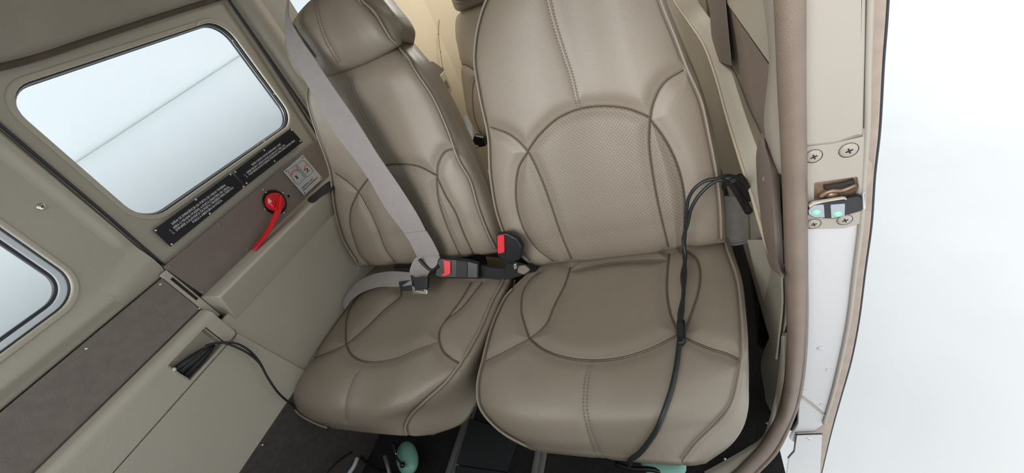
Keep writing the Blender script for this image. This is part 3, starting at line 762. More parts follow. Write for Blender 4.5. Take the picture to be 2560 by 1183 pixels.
lL = [(891, 481), (873, 522), (870, 558), (880, 600), (898, 643), (925, 668), (940, 680)]
LB, bvLB, castLB = cushion('backrest', rows, 300, 330, (0, 1, -LEAN), .07, LS,
    seams=[bA, bT, bR, lR, lL],
    pipes=[[(994, 112), (1000, 122), (1024, 152), (1038, 176), (1082, 243), (1119, 325), (1146, 399), (1175, 451), (1196, 522), (1218, 579), (1239, 622)],
           [(790, 190), (774, 210), (769, 248), (793, 335), (824, 425), (837, 520), (858, 598), (893, 656)]],
    stitches=[[(870, 189), (881, 230), (900, 281), (928, 328), (957, 385), (968, 412)], [(877, 189), (887, 228), (908, 280), (935, 326), (964, 383), (975, 411)]],
    insert=[pix_poly(bA[2:]) + [(1068, 650)] + pix_poly([(1150, 645), (1125, 593), (1104, 540), (1092, 494), (1090, 440)]) + pix_poly(bT[::-1]),
            pix_poly(lL, [(925, 668), (988, 662)], bA[:1:-1]), pix_poly(lR, [(1182, 638), (1150, 645)], bR[:2:-1])], mats=('leather', 'insert_b'))
spec = [((735, 45), (812, -30), (875, -52), (915, -62), .00, -.02, -.01, -.05),
        ((714, 82), (822, 15), (900, -5), (955, -5), .025, -.03, -.01, -.05),
        ((716, 125), (835, 75), (940, 38), (992, 42), .03, -.035, -.01, -.05),
        ((730, 165), (855, 122), (966, 80), (1006, 72), .025, -.035, -.01, -.05),
        ((752, 195), (878, 158), (991, 108), (1004, 97), .010, -.03, -.01, -.045),
        ((778, 204), (890, 168), (988, 114), (1000, 106), -.06, -.02, -.01, -.03)]
rows = back_rows(spec, .004)
LH, _, _ = cushion('headrest', rows, 200, 160, (0, 1, -LEAN), .08, LS,
    seams=[[(728, 58), (742, 84), (762, 112), (784, 143)]],
    pipes=[[(893, -20), (903, 0), (925, 20), (943, 41), (967, 81), (980, 100), (992, 108)]],
    stitches=[[(784, -5), (789, 34), (800, 74), (817, 115), (846, 160)], [(791, -8), (797, 34), (808, 74), (825, 114), (852, 157)]], mats=('leather', 'leather'))
# headrest of the right seat, the same headrest moved across
dv = Vector((.487, .012, .035))
def dup_part(o, parent, T):
    c = o.copy(); COL.objects.link(c); c.parent = parent
    if 'wloc' in parent: c.matrix_parent_inverse = Matrix.Translation(-Vector(parent['wloc'])); c.location = Vector(c.location) + T
    for ch in o.children: dup_part(ch, c, T)
    return c
dup_part(LH, RS, dv)
# seat bases
def base(root, x0, x1):
    for x in (x0 + .03, x1 - .05):
        prism('base_frame', MT['blackmat'], [(x, .02), (x + .02, .02), (x + .02, .27), (x, .27)], .46, .70, root, bevel=.002)
        for y in (.47, .66):
            tube('leg', [(x + .01, y, .02), (x + .01, y, .28)], .012, MT['blackmat'], root, n=0)
    box('pan', MT['blackmat'], (x0 + .03, .35, .235), (x1 - .03, .72, .262), root)
    rows = [[(x, .665 + LEAN * (z - .40) + .078, z) for x in (x0 + .06, x0 + .15, x1 - .15, x1 - .06)] for z in (.30, .5, .8)]
    solid_sheet('back_panel', MT['blackmat'], rows, 8, 8, .006, root)
base(RS, -.37, .02); base(LS, -.90, -.46)

# ---- third row seat seen between the two
TS = thing('rear_seat', (-.45, 1.4, 0), 'cream leather rear seat seen through the gap between the two front backrests', 'seat')
YB = 1.42
def rearrow(pl, w, off, dy=0):
    p = pB(*pl, off, YB); return [p + Vector((w * t, o2, 0)) for t, o2 in ((0, .035), (.06, .012), (.25, -.006), (.5, 0), (.75, -.006), (.94, .012), (1, .035))]
rows = [rearrow(p, .44, o) for p, o in (((1150, 30), -.03), ((1134, 48), 0), ((1131, 90), 0), ((1140, 140), 0), ((1146, 190), .004), ((1152, 240), .006), ((1164, 300), .006), ((1188, 342), 0), ((1200, 352), -.03))]
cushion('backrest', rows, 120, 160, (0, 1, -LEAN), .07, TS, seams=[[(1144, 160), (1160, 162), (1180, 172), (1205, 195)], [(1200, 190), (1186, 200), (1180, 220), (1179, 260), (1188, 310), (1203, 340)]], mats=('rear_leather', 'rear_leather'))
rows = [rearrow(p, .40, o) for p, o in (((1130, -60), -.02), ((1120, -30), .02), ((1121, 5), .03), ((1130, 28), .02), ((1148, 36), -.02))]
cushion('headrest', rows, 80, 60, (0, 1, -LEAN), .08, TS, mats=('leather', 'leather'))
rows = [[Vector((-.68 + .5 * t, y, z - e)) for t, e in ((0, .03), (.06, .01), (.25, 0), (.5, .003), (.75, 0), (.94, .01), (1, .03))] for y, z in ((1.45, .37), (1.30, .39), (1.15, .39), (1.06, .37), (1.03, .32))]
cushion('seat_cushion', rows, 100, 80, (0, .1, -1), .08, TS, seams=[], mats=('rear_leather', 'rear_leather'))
box('base_frame', MT['blackmat'], (-.62, 1.1, 0), (-.26, 1.42, .28), TS)

# ------------------------------------------------------------------ belts
def ribbon(name, Ls, Rs, offs, m, parent, f=pB, thick=.0014, n=60):
    rws = []
    for l, r, o in zip(Ls, Rs, offs):
        ol, orr = o if isinstance(o, tuple) else (o, o)
        a = f(*l, ol); b = f(*r, orr); rws.append([a, a.lerp(b, .33), a.lerp(b, .66), b])
    return solid_sheet(name, m, rws, 8, n, thick, parent)
SB = thing('seat_belt', pB(1070, 660, .03), 'grey shoulder and lap belt buckled across the far seat', 'seat belt')
Ls = [(722, -60), (718, 0), (712, 45), (712, 80), (718, 118), (744, 169), (785, 243), (828, 321), (889, 402), (923, 451), (969, 529), (1015, 590), (1036, 625), (1046, 650)]
Rs = [(722, -57), (722, 2), (724, 45), (737, 72), (756, 103), (781, 139), (828, 210), (889, 298), (950, 395), (998, 465), (1047, 543), (1069, 586), (1090, 622), (1100, 645)]
of = [.0, .05, .065, .070, .072, .070, .065, .060, .055, .05, .045, .040, .036, .032]
ribbon('shoulder_strap', Ls, Rs, of, MT['web'], SB)
# doubled, stitched end of the strap
ribbon('stitched_end', [(1010, 584), (1024, 605), (1041, 640)], [(1066, 578), (1081, 602), (1098, 636)], [.044, .0425, .0385], MT['web'], SB, n=10)
ribbon('folded_loop', [(1046, 640), (1036, 648), (1028, 664), (1024, 682), (1029, 697)], [(1100, 645), (1092, 662), (1078, 676), (1070, 686), (1068, 693)], [(.030, .035), (.036, .042), (.040, .045), (.04, .04), (.036, .036)], MT['web'], SB, n=20)
tube('fold_edge', [pB(x, y, .045) for x, y in ((1048, 648), (1062, 664), (1080, 676), (1096, 666))], .0045, MT['black'], SB)
ribbon('lap_strap', [(856, 760), (866, 736), (886, 712), (920, 691), (970, 679), (1025, 681)], [(862, 772), (876, 752), (897, 735), (938, 719), (990, 717), (1030, 712)],
       [(.383), (.392), (.398), (.405), (.412), (.425)], MT['web'], SB, f=lambda x, y, z: pZ(x, y, z), n=40)
fbk = Frame(pZ(1060, 690, .43), (1, 0, 0), (0, .75, .66))
plate('adjuster', MT['black'], fbk, [roundpoly([(996, 704), (1030, 700), (1030, 726), (1000, 728)], 3)], .006, .001, SB)
plate('latch_tongue', MT['black'], fbk, [roundpoly([(1029, 694), (1069, 692), (1068, 722), (1030, 724)], 3)], .008, .0015, SB, off=.004)
plate('chrome_tip', MT['chrome'], fbk, [roundpoly([(1029, 716), (1036, 717), (1037, 727), (1058, 729), (1061, 722), (1068, 725), (1067, 736), (1031, 735)], 2)], .006, .001, SB, off=.007)
fbu = Frame(pB(1120, 670, .04), (1, 0, -.08), (0, .55, .83))
bk = plate('buckle', MT['black'], fbu, [roundpoly([(1094, 648), (1102, 644), (1165, 650), (1196, 658), (1196, 698), (1150, 697), (1100, 697), (1085, 690), (1088, 676)], 4)], .018, .004, SB, off=.004)
plate('buckle_ridge', MT['blackmat'], fbu, [roundpoly([(1140, 652), (1168, 655), (1168, 694), (1140, 695)], 3)], .004, .001, SB, off=.006)
rp = plate('release_button', MT['redp'], fbu, [roundpoly([(1108, 648), (1113, 651), (1126, 653), (1126, 686), (1116, 690), (1106, 692), (1102, 688), (1110, 683)], 3)], .006, .0015, SB, off=.008)
rp['label'] = 'red release button'
ribbon('buckle_strap', [(1190, 660), (1220, 668), (1260, 672), (1300, 668), (1335, 655)], [(1190, 697), (1220, 697), (1260, 700), (1300, 690), (1340, 672)], [.03, .022, .012, .0, -.02], MT['webdark'], SB)
SB2 = thing('seat_belt', pB(1275, 620, .03), 'black buckle end with red button standing between the two seats', 'seat belt', None)
fb2 = Frame(pB(1270, 615, .035), (1, 0, 0), (0, LEAN, 1))
plate('buckle', MT['black'], fb2, [roundpoly([(1240, 586), (1266, 582), (1292, 596), (1306, 618), (1300, 650), (1270, 662), (1242, 640)], 6)], .02, .004, SB2)
rp = plate('release_button', MT['redp'], fb2, [roundpoly([(1243, 590), (1260, 588), (1261, 632), (1244, 635)], 3)], .006, .001, SB2, off=.004); rp['label'] = 'red release button'
ribbon('buckle_strap', [(1262, 640), (1285, 652), (1310, 660), (1345, 664)], [(1266, 690), (1290, 692), (1320, 684), (1350, 676)], [.02, .01, .0, -.03], MT['webdark'], SB2, n=12)
plate('anchor_bolt', MT['steel'], fb2, [roundpoly([(1283, 662), (1290, 659), (1292, 672), (1285, 675)], 2)], .004, .001, SB2, off=.002)
plate('anchor_web', MT['suede'], fb2, [roundpoly([(1294, 666), (1312, 664), (1325, 676), (1310, 687), (1294, 682)], 3)], .006, .001, SB2, off=-.008)

SB4 = thing('seat_belt', pY(1185, 345, 1.32), 'loose belt end with black buckle far behind, in the gap between the front backrests', 'seat belt')
ribbon('strap', [(1160, 290), (1166, 320), (1164, 345), (1180, 366)], [(1166, 288), (1180, 315), (1184, 345), (1198, 368)], [1.36, 1.34, 1.32, 1.28], MT['white_metal'], SB4, f=lambda x, y, o: pY(x, y, o), n=12)
plate('buckle', MT['black'], FY(1.29), [roundpoly([(1184, 340), (1210, 346), (1216, 366), (1188, 372), (1180, 356)], 4)], .03, .005, SB4)
# ------------------------------------------------------------------ headset cord on the near seat
CB = thing('headset_cable', pZ(1700, 830, .39), 'black Y-shaped headset cord lying across the near seat', 'cable')
def on(cast_fn, pts, lift):
    return [p + n * lift for p, n in cast_fn(pts, 4)]
lower = on(castRC, [(1700, 850), (1697, 880), (1690, 930), (1676, 985), (1655, 1040), (1630, 1085), (1600, 1125), (1578, 1143)], .006)
end = lower[-1]; lower += [end + Vector((-.006, .0, -.02)), end + Vector((-.01, .04, -.06)), end + Vector((-.0, .12, -.16))]
link('single_cord', tube_mesh(lower, .0042, 10), MT['cable'], CB)
up1 = [pB(1791, 447, .055), pB(1765, 452, .055), pB(1740, 468, .055), pB(1722, 495, .05), pB(1716, 530, .045), pB(1713, 580, .035)] + [pZ(x, y, z) for x, y, z in ((1710, 625, .410), (1713, 680, .397), (1708, 735, .394), (1706, 780, .394), (1702, 805, .394))]
up2 = [pB(1791, 452, .05), pB(1770, 466, .05), pB(1745, 492, .05), pB(1727, 525, .046), pB(1719, 560, .04), pB(1708, 600, .032)] + [pZ(x, y, z) for x, y, z in ((1714, 640, .405), (1705, 690, .396), (1709, 735, .394), (1699, 780, .394), (1698, 805, .394))]
bundle = [pB(1870, 520, -.02), pB(1852, 490, .0), pB(1826, 462, .03)]
tube('twin_cord', [pB(1866, 480, -.03), pB(1855, 455, .0), pB(1835, 441, .03), pB(1812, 440, .05)] + up1, .0033, MT['cable'], CB)
tube('twin_cord', [pB(1862, 520, -.03), pB(1845, 490, .0), pB(1825, 462, .035), pB(1808, 450, .05)] + up2, .0033, MT['cable'], CB)
fcs = Frame(pZ(1702, 828, .395), (1, 0, 0), (0, 1, 0))
plate('splitter', MT['black'], fcs, [roundpoly([(1691, 799), (1712, 797), (1714, 848), (1706, 858), (1694, 858), (1692, 845)], 3)], .012, .003, CB, off=.006)
plate('splitter_label', MT['blackmat'], fcs, [[(1695, 808), (1708, 807), (1709, 840), (1696, 841)]], .001, 0, CB, off=.0067)
HP = thing('headset_plug', pB(1850, 500, 0), 'bundle of black headset plugs hanging behind the near seat', 'cable')
for i, (a, b) in enumerate((((1826, 452), (1872, 530)), ((1838, 444), (1872, 498)), ((1848, 442), (1868, 475)))):
    A = pB(*a, -.01 + i * .008); B = pB(*b, -.04 + i * .008)
    tube('plug_sleeve', [A, A.lerp(B, .5) + Vector((0, 0, .003)), B], .0075, MT['blackmat'], HP)
for k in range(2):
    tube('cord', [pB(1868 - 3 * k, 470, -.02), pB(1850, 446 + 4 * k, .0), pB(1820, 455 + 6 * k, .0), pB(1806, 470 + 5 * k, -.03)], .003, MT['cable'], HP)
# grey flap between seat and side wall
FLP = thing('fabric_flap', pY(1840, 560, .74), 'grey fabric flap between near seat and side wall', 'flap')
solid_sheet('flap', MT['greyflap'], [[pY(1806, 490, .76), pY(1830, 492, .76), pY(1866, 500, .755)], [pY(1812, 530, .745), pY(1840, 535, .745), pY(1870, 545, .75)], [pY(1812, 575, .735), pY(1842, 578, .735), pY(1871, 580, .74)], [pY(1811, 614, .73), pY(1842, 612, .73), pY(1872, 606, .735)]], 14, 16, .004, FLP)
tube('hem', [pY(1811, 612, .729), pY(1842, 611, .729), pY(1871, 605, .733)], .003, MT['greyflap'], FLP)

# ---- headset cables in the left recess
HC = thing('headset_cable', fb.hit(450, 930), 'black headset plugs and cord in the side wall recess', 'cable')
for (a, b, w, o1, o2) in (((440, 924), (520, 868), .0075, -.006, .006), ((452, 930), (528, 866), .0065, -.004, .010), ((464, 940), (536, 862), .0075, -.008, .004), ((455, 938), (530, 870), .006, -.012, -.002)):
    A = fb.hit(*a, o1); B = fb.hit(*b, o2)
    link('plug_sleeve', tube_mesh([A, A.lerp(B, .45), A.lerp(B, .8), B], w, 10, rs=[w * .85, w, w * .8, w * .45]), MT['blackmat'], HC)
A = fb.hit(430, 927, -.004); B = fb.hit(438, 922, -.004); link('plug_tip', tube_mesh([A, B], .0042, 10), MT['white'], HC)
for k, dd in enumerate(((0, 0), (7, 9))):
    pts = [fb.hit(505 + dd[0], 874 - dd[1], .004), fb.hit(530 + dd[0], 860 - dd[1] * .2, .012), fb.hit(558 + dd[0] * .2, 856 + dd[1] * .2, .022), fb.hit(590, 859 + dd[1], .030), fb.hit(622, 876 + dd[1], .034), fb.hit(648, 905 + dd[1] * .3, .034), fb.hit(668, 942, .034), fb.hit(692, 978, .032), fb.hit(718, 1003, .030)]
    pts = pts[:-1] + [fb.hit(712, 998, .024), fb.hit(724, 1007, .014), fb.hit(738, 1018, .010), fb.hit(752, 1028, .010)]
    tube('cord', pts, .0024, MT['cable'], HC, n=8)

# ------------------------------------------------------------------ floor things
RL = []
def rail(px0, px1, label):
    a = pZ(*px0, .012); b = pZ(*px1, .012); d = (b - a)
    x = (a.x + b.x) / 2
    t = thing('seat_rail', (x, .3, 0), label, 'rail', 'seat rails on the floor')
    box('web', MT['rail'], (x - .006, -.2, 0), (x + .006, 1.0, .022), t, bevel=.001)
    box('flange', MT['rail'], (x - .016, -.2, .001), (x + .016, 1.0, .005), t, bevel=.0005)
    return t
rail((1165, 1062), (1120, 1183), 'metal seat rail on the floor under the inboard side of the far seat')
rail((1345, 1130), (1345, 1183), 'metal seat rail on the floor just showing below the near seat front edge')
MTt = thing('floor_mat', pZ(1210, 1150, 0), 'black rubber mat panel on the floor between the seats', 'mat')
fm = Frame((0, 0, .006), (1, 0, 0), (0, 1, 0))
plate('mat_panel', MT['mat'], fm, [[(1175, 1045), (1300, 1090), (1268, 1178), (1140, 1160)]], .006, .001, MTt)
plate('mat_panel', MT['mat'], fm, [[(1139, 1164), (1266, 1182), (1262, 1240), (1128, 1230)]], .006, .001, MTt)
HS = thing('headset', pZ(1015, 1140, .05), 'pale green headset ear cup on the floor under the far seat', 'headset')
def ellipsoid(name, m, c, r, axis, parent, seg=28):
    bm = bmesh.new(); bmesh.ops.create_uvsphere(bm, u_segments=seg, v_segments=seg // 2, radius=1)
    for v in bm.verts:
        v.co.x = math.copysign(abs(v.co.x) ** .85, v.co.x)
    bmesh.ops.scale(bm, vec=r, verts=bm.verts)
    me = bpy.data.meshes.new(name); bm.to_mesh(me); bm.free()
    q = Vector(axis).to_track_quat('Y', 'Z'); return link(name, me, m, parent, Matrix.Translation(c) @ q.to_matrix().to_4x4())
c1 = pZ(1018, 1145, .07)
ax1 = (pZ(1008, 1100, .07) - pZ(1030, 1190, .07)).normalized()
ellipsoid('ear_cup', MT['teal'], c1, (.029, .048, .022), ax1, HS)
c2 = pZ(975, 1150, .05)
ellipsoid('ear_pad', MT['blackmat'], c1 + Vector((-.024, 0, -.012)), (.016, .045, .028), ax1, HS)
link('stirrup', tube_mesh(smooth2([pZ(982, 1108, .10), pZ(985, 1128, .105), pZ(994, 1148, .105), pZ(1004, 1160, .100)], 6), .0028, 8), MT['black'], HS)
link('pivot_knob', tube_mesh([pZ(1006, 1163, .085), pZ(1006, 1163, .103)], .0068, 14), MT['black'], HS)
tube('wire_yoke', [pZ(981, 1110, .11), pZ(984, 1122, .112), pZ(990, 1136, .112)], .0022, MT['chrome'], HS)
tube('headband', [pZ(893, 1145, .05), pZ(885, 1165, .05), pZ(868, 1190, .045), pZ(850, 1215, .04)], .006, MT['white_metal'], HS)
tube('headband', [pZ(962, 1140, .06), pZ(968, 1160, .06), pZ(975, 1190, .05)], .006, MT['rail'], HS)
tube('boom_cord', [pZ(898, 1138, .03), pZ(920, 1160, .03), pZ(950, 1178, .03), pZ(990, 1186, .03)], .004, MT['black'], HS)
HS2 = thing('headset', pZ(1660, 1165, .1), 'pale green headset shell just showing below the near seat front edge', 'headset')
ellipsoid('ear_cup', MT['teal'], pZ(1658, 1160, .13), (.028, .042, .016), (1, 0, 0), HS2)
tube('boom', [pZ(1540, 1160, .12), pZ(1580, 1172, .13), pZ(1640, 1176, .14), pZ(1690, 1200, .12)], .005, MT['black'], HS2)
CR = thing('cable', pZ(860, 1160, .02), 'thin black cord hanging over the dark kick panel left of the far seat', 'cable')
tube('cord', [fk.hit(880, 1130, .03), fk.hit(850, 1150, .03), fk.hit(825, 1175, .03), fk.hit(810, 1200, .03)], .003, MT['cable'], CR)

# ------------------------------------------------------------------ right side: sidewall, seal, door frame
wr = thing('wall_right', (.13, .9, 0), kind='structure')
def rx(px, py, x): return pX(px, py, x)
# ledge (horizontal sill) following the traced bright edge
edge = [(1655, -60), (1685, 0), (1722, 55), (1757, 108), (1790, 195), (1815, 285), (1850, 400), (1880, 490), (1900, 560), (1925, 635), (1955, 700)]
E = [pX(x, y, .118 - .0 * i) if i > 2 else pY(x, y, 1.75 - .12 * i) for i, (x, y) in enumerate(edge)]
E[0] = pY(*edge[0], 1.62); E[1] = pY(*edge[1], 1.55); E[2] = pY(*edge[2], 1.48); E[3] = pY(*edge[3], 1.36); E[4] = pY(*edge[4], 1.15)
E = [Vector((p.x, max(p.y, .502), p.z)) for p in E]
plate('outer_wall', MT['trim'], FXR(.172), [[(-2.1, -.03), (-.497, -.03), (-.497, .835), (-2.1, .835)]], .004, 0, wr, px=False)
rows = [[e + Vector((.045, 0, .02)), e + Vector((.02, 0, .008)), e + Vector((.006, 0, .003)), e, e + Vector((.002, 0, -.006)), e + Vector((.006, 0, -.05)), e + Vector((.004, 0, -.2)), Vector((e.x + .002, e.y, .23))] for e in E]
solid_sheet('sill_panel', MT['trim'], rows, 40, 80, .003, wr)
tube('sill_edge', [e + Vector((0, 0, 0)) for e in E], .0035, MT['cream'], wr)
# upper lining above the sill: beige then brown, black joint, cream, window
def band(name, m, z0_, z1_, y0_, y1_, x0_, x1_, th=.004):
    rows = [[(x0_, y, z0_) for y in np.linspace(y0_, y1_, 6)], [((x0_ + x1_) / 2 + .002, y, (z0_ + z1_) / 2) for y in np.linspace(y0_, y1_, 6)], [(x1_, y, z1_) for y in np.linspace(y0_, y1_, 6)]]
    return solid_sheet(name, m, rows, 20, 8, th, wr)
band('lower_lining', MT['leather'], .46, .60, .50, 1.9, .150, .150)
band('brown_lining', MT['weaver'], .585, .728, .50, 1.9, .148, .142)
tube('joint', [(.142, y, .731) for y in (.5, .9, 1.3, 1.9)], .0045, MT['black'], wr)
band('upper_lining', MT['trim2'], .733, .84, .50, 1.9, .138, .15)
band('top_lining', MT['trim2'], 1.10, 1.20, .50, 1.9, .16, .165)
band('window_post', MT['trim2'], .83, 1.2, .48, .58, .152, .165)
band('aft_post', MT['cream'], .83, 1.2, 1.25, 2.0, .152, .165)
struct(box('window_4', MT['glass'], (.158, .57, .835), (.161, 1.26, 1.11), bevel=0))
tube('lining_seam', [pX(x, y, .147) for x, y in ((1788, 142), (1812, 152), (1835, 178), (1855, 225), (1875, 275), (1902, 332))], .0012, MT['seam'], wr)
band('floor_lining', MT['carpet'], -.01, .30, .50, 1.9, .150, .150)
band('floor_lining', MT['carpet'], -.01, .26, .70, 1.9, .125, .125)
# dark belt hanging on the lining
SB3 = thing('seat_belt', pX(1805, 80, .14), 'dark brown belt strap hanging against the right side lining', 'seat belt')
ribbon('strap', [(1768, -60), (1773, 0), (1776, 60), (1785, 150)], [(1802, -60), (1812, 0), (1818, 60), (1828, 165)], [.134, .134, .134, .134], MT['suede'], SB3, f=lambda x, y, o: pX(x, y, o), n=20)
# brown padded front piece with screws
fpad = Frame(pX(1925, 520, .115), (-.35, -1, 0), (0, 0, 1))
rows = []
PL = [(1896, 352), (1890, 400), (1893, 470), (1897, 540), (1902, 600), (1920, 660), (1950, 690)]
PR_ = [(1912, 345), (1945, 425), (1950, 480), (1953, 540), (1956, 600), (1958, 660), (1960, 692)]
rows = [[pX(*a, .128), pX((a[0] * 2 + b[0]) / 3, (a[1] * 2 + b[1]) / 3, .112), pX((a[0] + 2 * b[0]) / 3, (a[1] + 2 * b[1]) / 3, .110), pX(*b, .122)] for a, b in zip(PL, PR_)]
solid_sheet('side_pad', MT['padv'], rows, 14, 30, .003, wr)
screw(1910, 447, fpad, .0034, wr); screw(1928, 655, fpad, .0030, wr)
fdr = FY(.475)
# cream trim between pad and seal
solid_sheet('post_trim', MT['trim2'], [[pY(1902, -40, .60), pY(1925, -40, .53), pY(1950, -40, .49)], [pY(1922, 140, .60), pY(1930, 140, .53), pY(1953, 140, .49)], [pY(1912, 330, .57), pY(1930, 330, .52), pY(1958, 330, .49)], [pY(1930, 400, .55), pY(1942, 410, .51), pY(1960, 410, .49)], [pY(1944, 432, .53), pY(1952, 436, .51), pY(1964, 440, .49)]], 16, 30, .004, wr)
# cream lower trim beside the sill and kick plate
solid_sheet('lower_trim', MT['trim2'], [[pY(1868, 600, .66), pY(1900, 600, .60), pY(1962, 600, .50)], [pY(1890, 690, .64), pY(1925, 690, .58), pY(1965, 690, .50)], [pY(1918, 780, .60), pY(1940, 780, .56), pY(1966, 780, .50)], [pY(1936, 828, .58), pY(1946, 828, .54), pY(1956, 835, .51)]], 16, 20, .003, wr)
solid_sheet('kick_plate', MT['trim'], [[pY(1928, 832, .58), pY(1946, 832, .54), pY(1964, 832, .495)], [pY(1903, 900, .58), pY(1940, 900, .52), pY(1965, 900, .49)], [pY(1912, 985, .55), pY(1938, 985, .51), pY(1962, 985, .485)], [pY(1920, 1060, .52), pY(1936, 1065, .50), pY(1950, 1050, .48)]], 16, 24, .003, wr)
ST = [((1953, 840), (1966, 840), .50), ((1950, 900), (1966, 900), .495), ((1944, 950), (1963, 955), .49), ((1935, 1005), (1957, 1012), .485), ((1921, 1056), (1944, 1062), None), ((1906, 1092), (1924, 1106), None), ((1865, 1121), (1889, 1144), None), ((1815, 1150), (1842, 1182), None), ((1760, 1180), (1790, 1216), None)]
rows = []
for a_, b_, yy in ST:
    pl = [Vector(a_).lerp(Vector(b_), t) for t in (0, .4, .75, 1)]
    rows.append([pY(p.x, p.y, yy - .004 * (i in (1, 2))) if yy else pZ(p.x, p.y, (.06 if a_[1] < 1060 else .035) + .008 * (i in (1, 2))) for i, p in enumerate(pl)])
solid_sheet('sill_trim', MT['trim2'], rows, 12, 60, .006, wr)
for p in ((1918, 1058), (1812, 1147)): screw(*p, Frame((0, 0, .04), (1, 0, 0), (0, 1, 0)), .003, wr)
# door frame, named like a door of the setting
dr = thing('door_2', (.2, .475, 0), kind='structure')
SL = [(1972, -60), (1975, 40), (1978, 200), (1983, 350), (1986, 500), (1988, 650), (1990, 800), (1986, 900), (1975, 985), (1955, 1050), (1920, 1115), (1870, 1170), (1820, 1220)]
tube('door_seal', [pY(x, y, .462) if y < 1060 else pZ(x, y, .045) for x, y in SL], .0125, MT['seal'], dr, seg=16)
tube('seal_lip', [pY(x + 24, y, .462) if y < 1060 else pZ(x + 22, y + 12, .04) for x, y in SL], .0038, MT['seal'], dr, seg=10)
outR = [(2180, -60), (2176, 60), (2172, 200), (2170, 320), (2162, 440), (2155, 560), (2140, 680), (2125, 800), (2105, 900), (2083, 990), (2062, 1060)]
inL = [(1995, 1060), (2000, 900), (2002, 700), (2000, 400), (1998, 200), (1995, -60)]
plate('frame_face', MT['door_metal'], fdr, [smooth2(outR[:5], 3) + [(2152, 470), (2140, 470), (2000, 500)] + inL[3:]], .01, .002, dr)
plate('lower_face', MT['white_metal'], fdr, [[(2000, 560), (2150, 560)] + smooth2(outR[5:], 3) + [(1990, 1110), (1975, 1100)] + inL[:3]], .01, .002, dr, off=-.001)
plate('raised_box', MT['door_metal'], fdr, [roundpoly([(2000, -60), (2169, -60), (2166, 120), (2160, 340), (2085, 362), (2000, 370)], 6)], .012, .004, dr, off=.007)
tube('rolled_edge', [fdr.hit(x - 2, y, .002) for x, y in outR], .0030, MT['door_metal'], dr)
# outer skin flange
fl2 = FY(.50)
O2 = [(2222, -60), (2215, 60), (2208, 150), (2198, 330), (2186, 440), (2178, 560), (2162, 680), (2147, 800), (2128, 900), (2100, 1000), (2078, 1080), (2052, 1190)]
I2 = [(1990, 1190), (2040, 1060), (2090, 900), (2110, 800), (2130, 600), (2150, 400), (2160, 200), (2165, -60)]
plate('skin_flange', MT['skin'], fl2, [smooth2(O2, 3) + I2], .01, .002, dr)
tube('skin_edge', [fl2.hit(x, y, -.003) for x, y in O2], .0018, MT['gasket'], dr)
box('outer_door_frame', MT['skin'], (.235, .49, -.3), (.24, .52, 1.25), dr, bevel=0) if False else None
plate('skin_clip', MT['skin'], fdr, [roundpoly([(2156, 322), (2170, 322), (2168, 400), (2182, 410), (2180, 450), (2170, 468), (2152, 470)], 3)], .006, .001, dr, off=.003)
# latch plate with a real opening
LPo = roundpoly([(2008, 368), (2085, 358), (2162, 342), (2158, 462), (2150, 560), (2110, 572), (2010, 574)], 3)
LPh = roundpoly([(2036, 458), (2143, 443), (2147, 470), (2141, 494), (2036, 503)], 4)
plate('latch_plate', MT['door_metal'], fdr, [[fdr.pix(*p, .004) for p in LPo], [fdr.pix(*p, .004) for p in LPh]], .006, .001, dr, off=.004, px=False)
plate('latch_cavity', MT['bronze'], fdr, [[(2028, 450), (2150, 435), (2150, 505), (2028, 510)]], .002, 0, dr, off=.0005)
tube('latch_bolt', [fdr.hit(2050, 492, .003), fdr.hit(2075, 478, .004), fdr.hit(2105, 476, .004), fdr.hit(2140, 462, .003)], .003, MT['bronze'], dr)
tube('latch_bolt', [fdr.hit(2060, 468, .002), fdr.hit(2100, 462, .003), fdr.hit(2135, 452, .002)], .003, MT['dark_screw'], dr)
screw(2080, 490, fdr, .006, dr, m='bronze', off=.003)
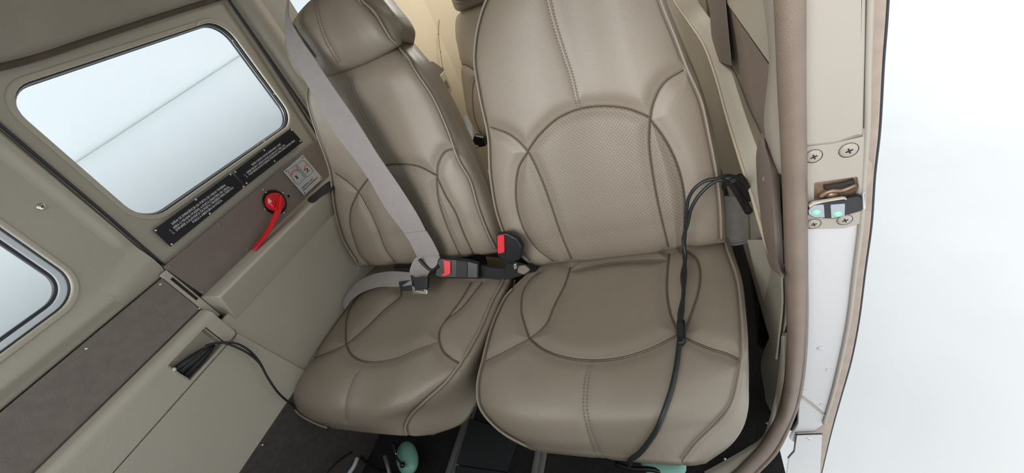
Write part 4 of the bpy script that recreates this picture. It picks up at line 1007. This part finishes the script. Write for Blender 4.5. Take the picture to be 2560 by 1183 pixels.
for p, r in (((2034, 391), .0088), ((2122, 376), .0092), ((2034, 560), .0082), ((2112, 550), .0082)):
    s = screw(*p, fdr, r * .9, dr, 'flat', 'door_metal', off=.0055, cross=True)
    q = fdr.pix(*p, .0045)
    disc('screw_seat', MT['dark_screw'], Frame(fdr.at(*q), (1, 0, 0), (0, 0, 1)), r * 1.0, .001, .0048, dr, 0, ir=None)
st = thing('door_stop', fdr.hit(2090, 530), 'black and blue grey strap with two green rivets under the latch opening', 'strap')
plate('strap', MT['black'], fdr, [roundpoly([(2018, 527), (2030, 512), (2060, 505), (2155, 492), (2164, 500), (2158, 528), (2085, 549), (2035, 546), (2020, 538)], 6)], .008, .002, st, off=.014)
plate('strap_edge', MT['trim2'], fdr, [roundpoly([(2022, 516), (2034, 508), (2110, 496), (2119, 499), (2060, 507), (2034, 514), (2024, 522)], 2)], .005, .001, st, off=.0155)
plate('strap_plate', MT['greyblue'], fdr, [roundpoly([(2021, 526), (2034, 515), (2060, 512), (2062, 545), (2036, 544), (2022, 537)], 4)], .002, .0005, st, off=.0155)
plate('strap_plate', MT['greyblue'], fdr, [roundpoly([(2076, 513), (2113, 510), (2112, 540), (2078, 547)], 3)], .002, .0005, st, off=.0155)
plate('strap_end', MT['white_metal'], fdr, [roundpoly([(2157, 486), (2163, 480), (2165, 522), (2158, 527)], 2)], .006, .001, st, off=.016)
for p in ((2041, 532), (2094, 536)): screw(*p, fdr, .0042, st, 'dome', 'green', off=.0155)
# dimples, rivets, crease and bottom cover on the lower face
for p, r in (((2053, 872), .0058), ((2017, 905), .0032), ((2071, 926), .0045), ((2009, 977), .003), ((2054, 1013), .0040)):
    screw(*p, fdr, r, dr, 'flat', 'white_metal', off=-.0005)
tube('crease', [fdr.hit(2002, 990, 0), fdr.hit(2035, 1015, .0), fdr.hit(2062, 1040, 0)], .0024, MT['door_metal'], dr)
plate('bottom_cover', MT['white_metal'], fdr, [roundpoly([(1990, 1088), (2056, 1086), (2050, 1190), (1965, 1200), (1972, 1145), (1986, 1130)], 5)], .006, .0015, dr, off=.006)
tube('cover_edge', [fdr.hit(x, y, .005) for x, y in ((2056, 1085), (2020, 1086), (1991, 1087), (1985, 1128), (1970, 1145))], .0016, MT['seam'], dr, n=0)
screw(2023, 1098, fdr, .0045, dr, 'flat', 'steel', off=.0065, cross=True)
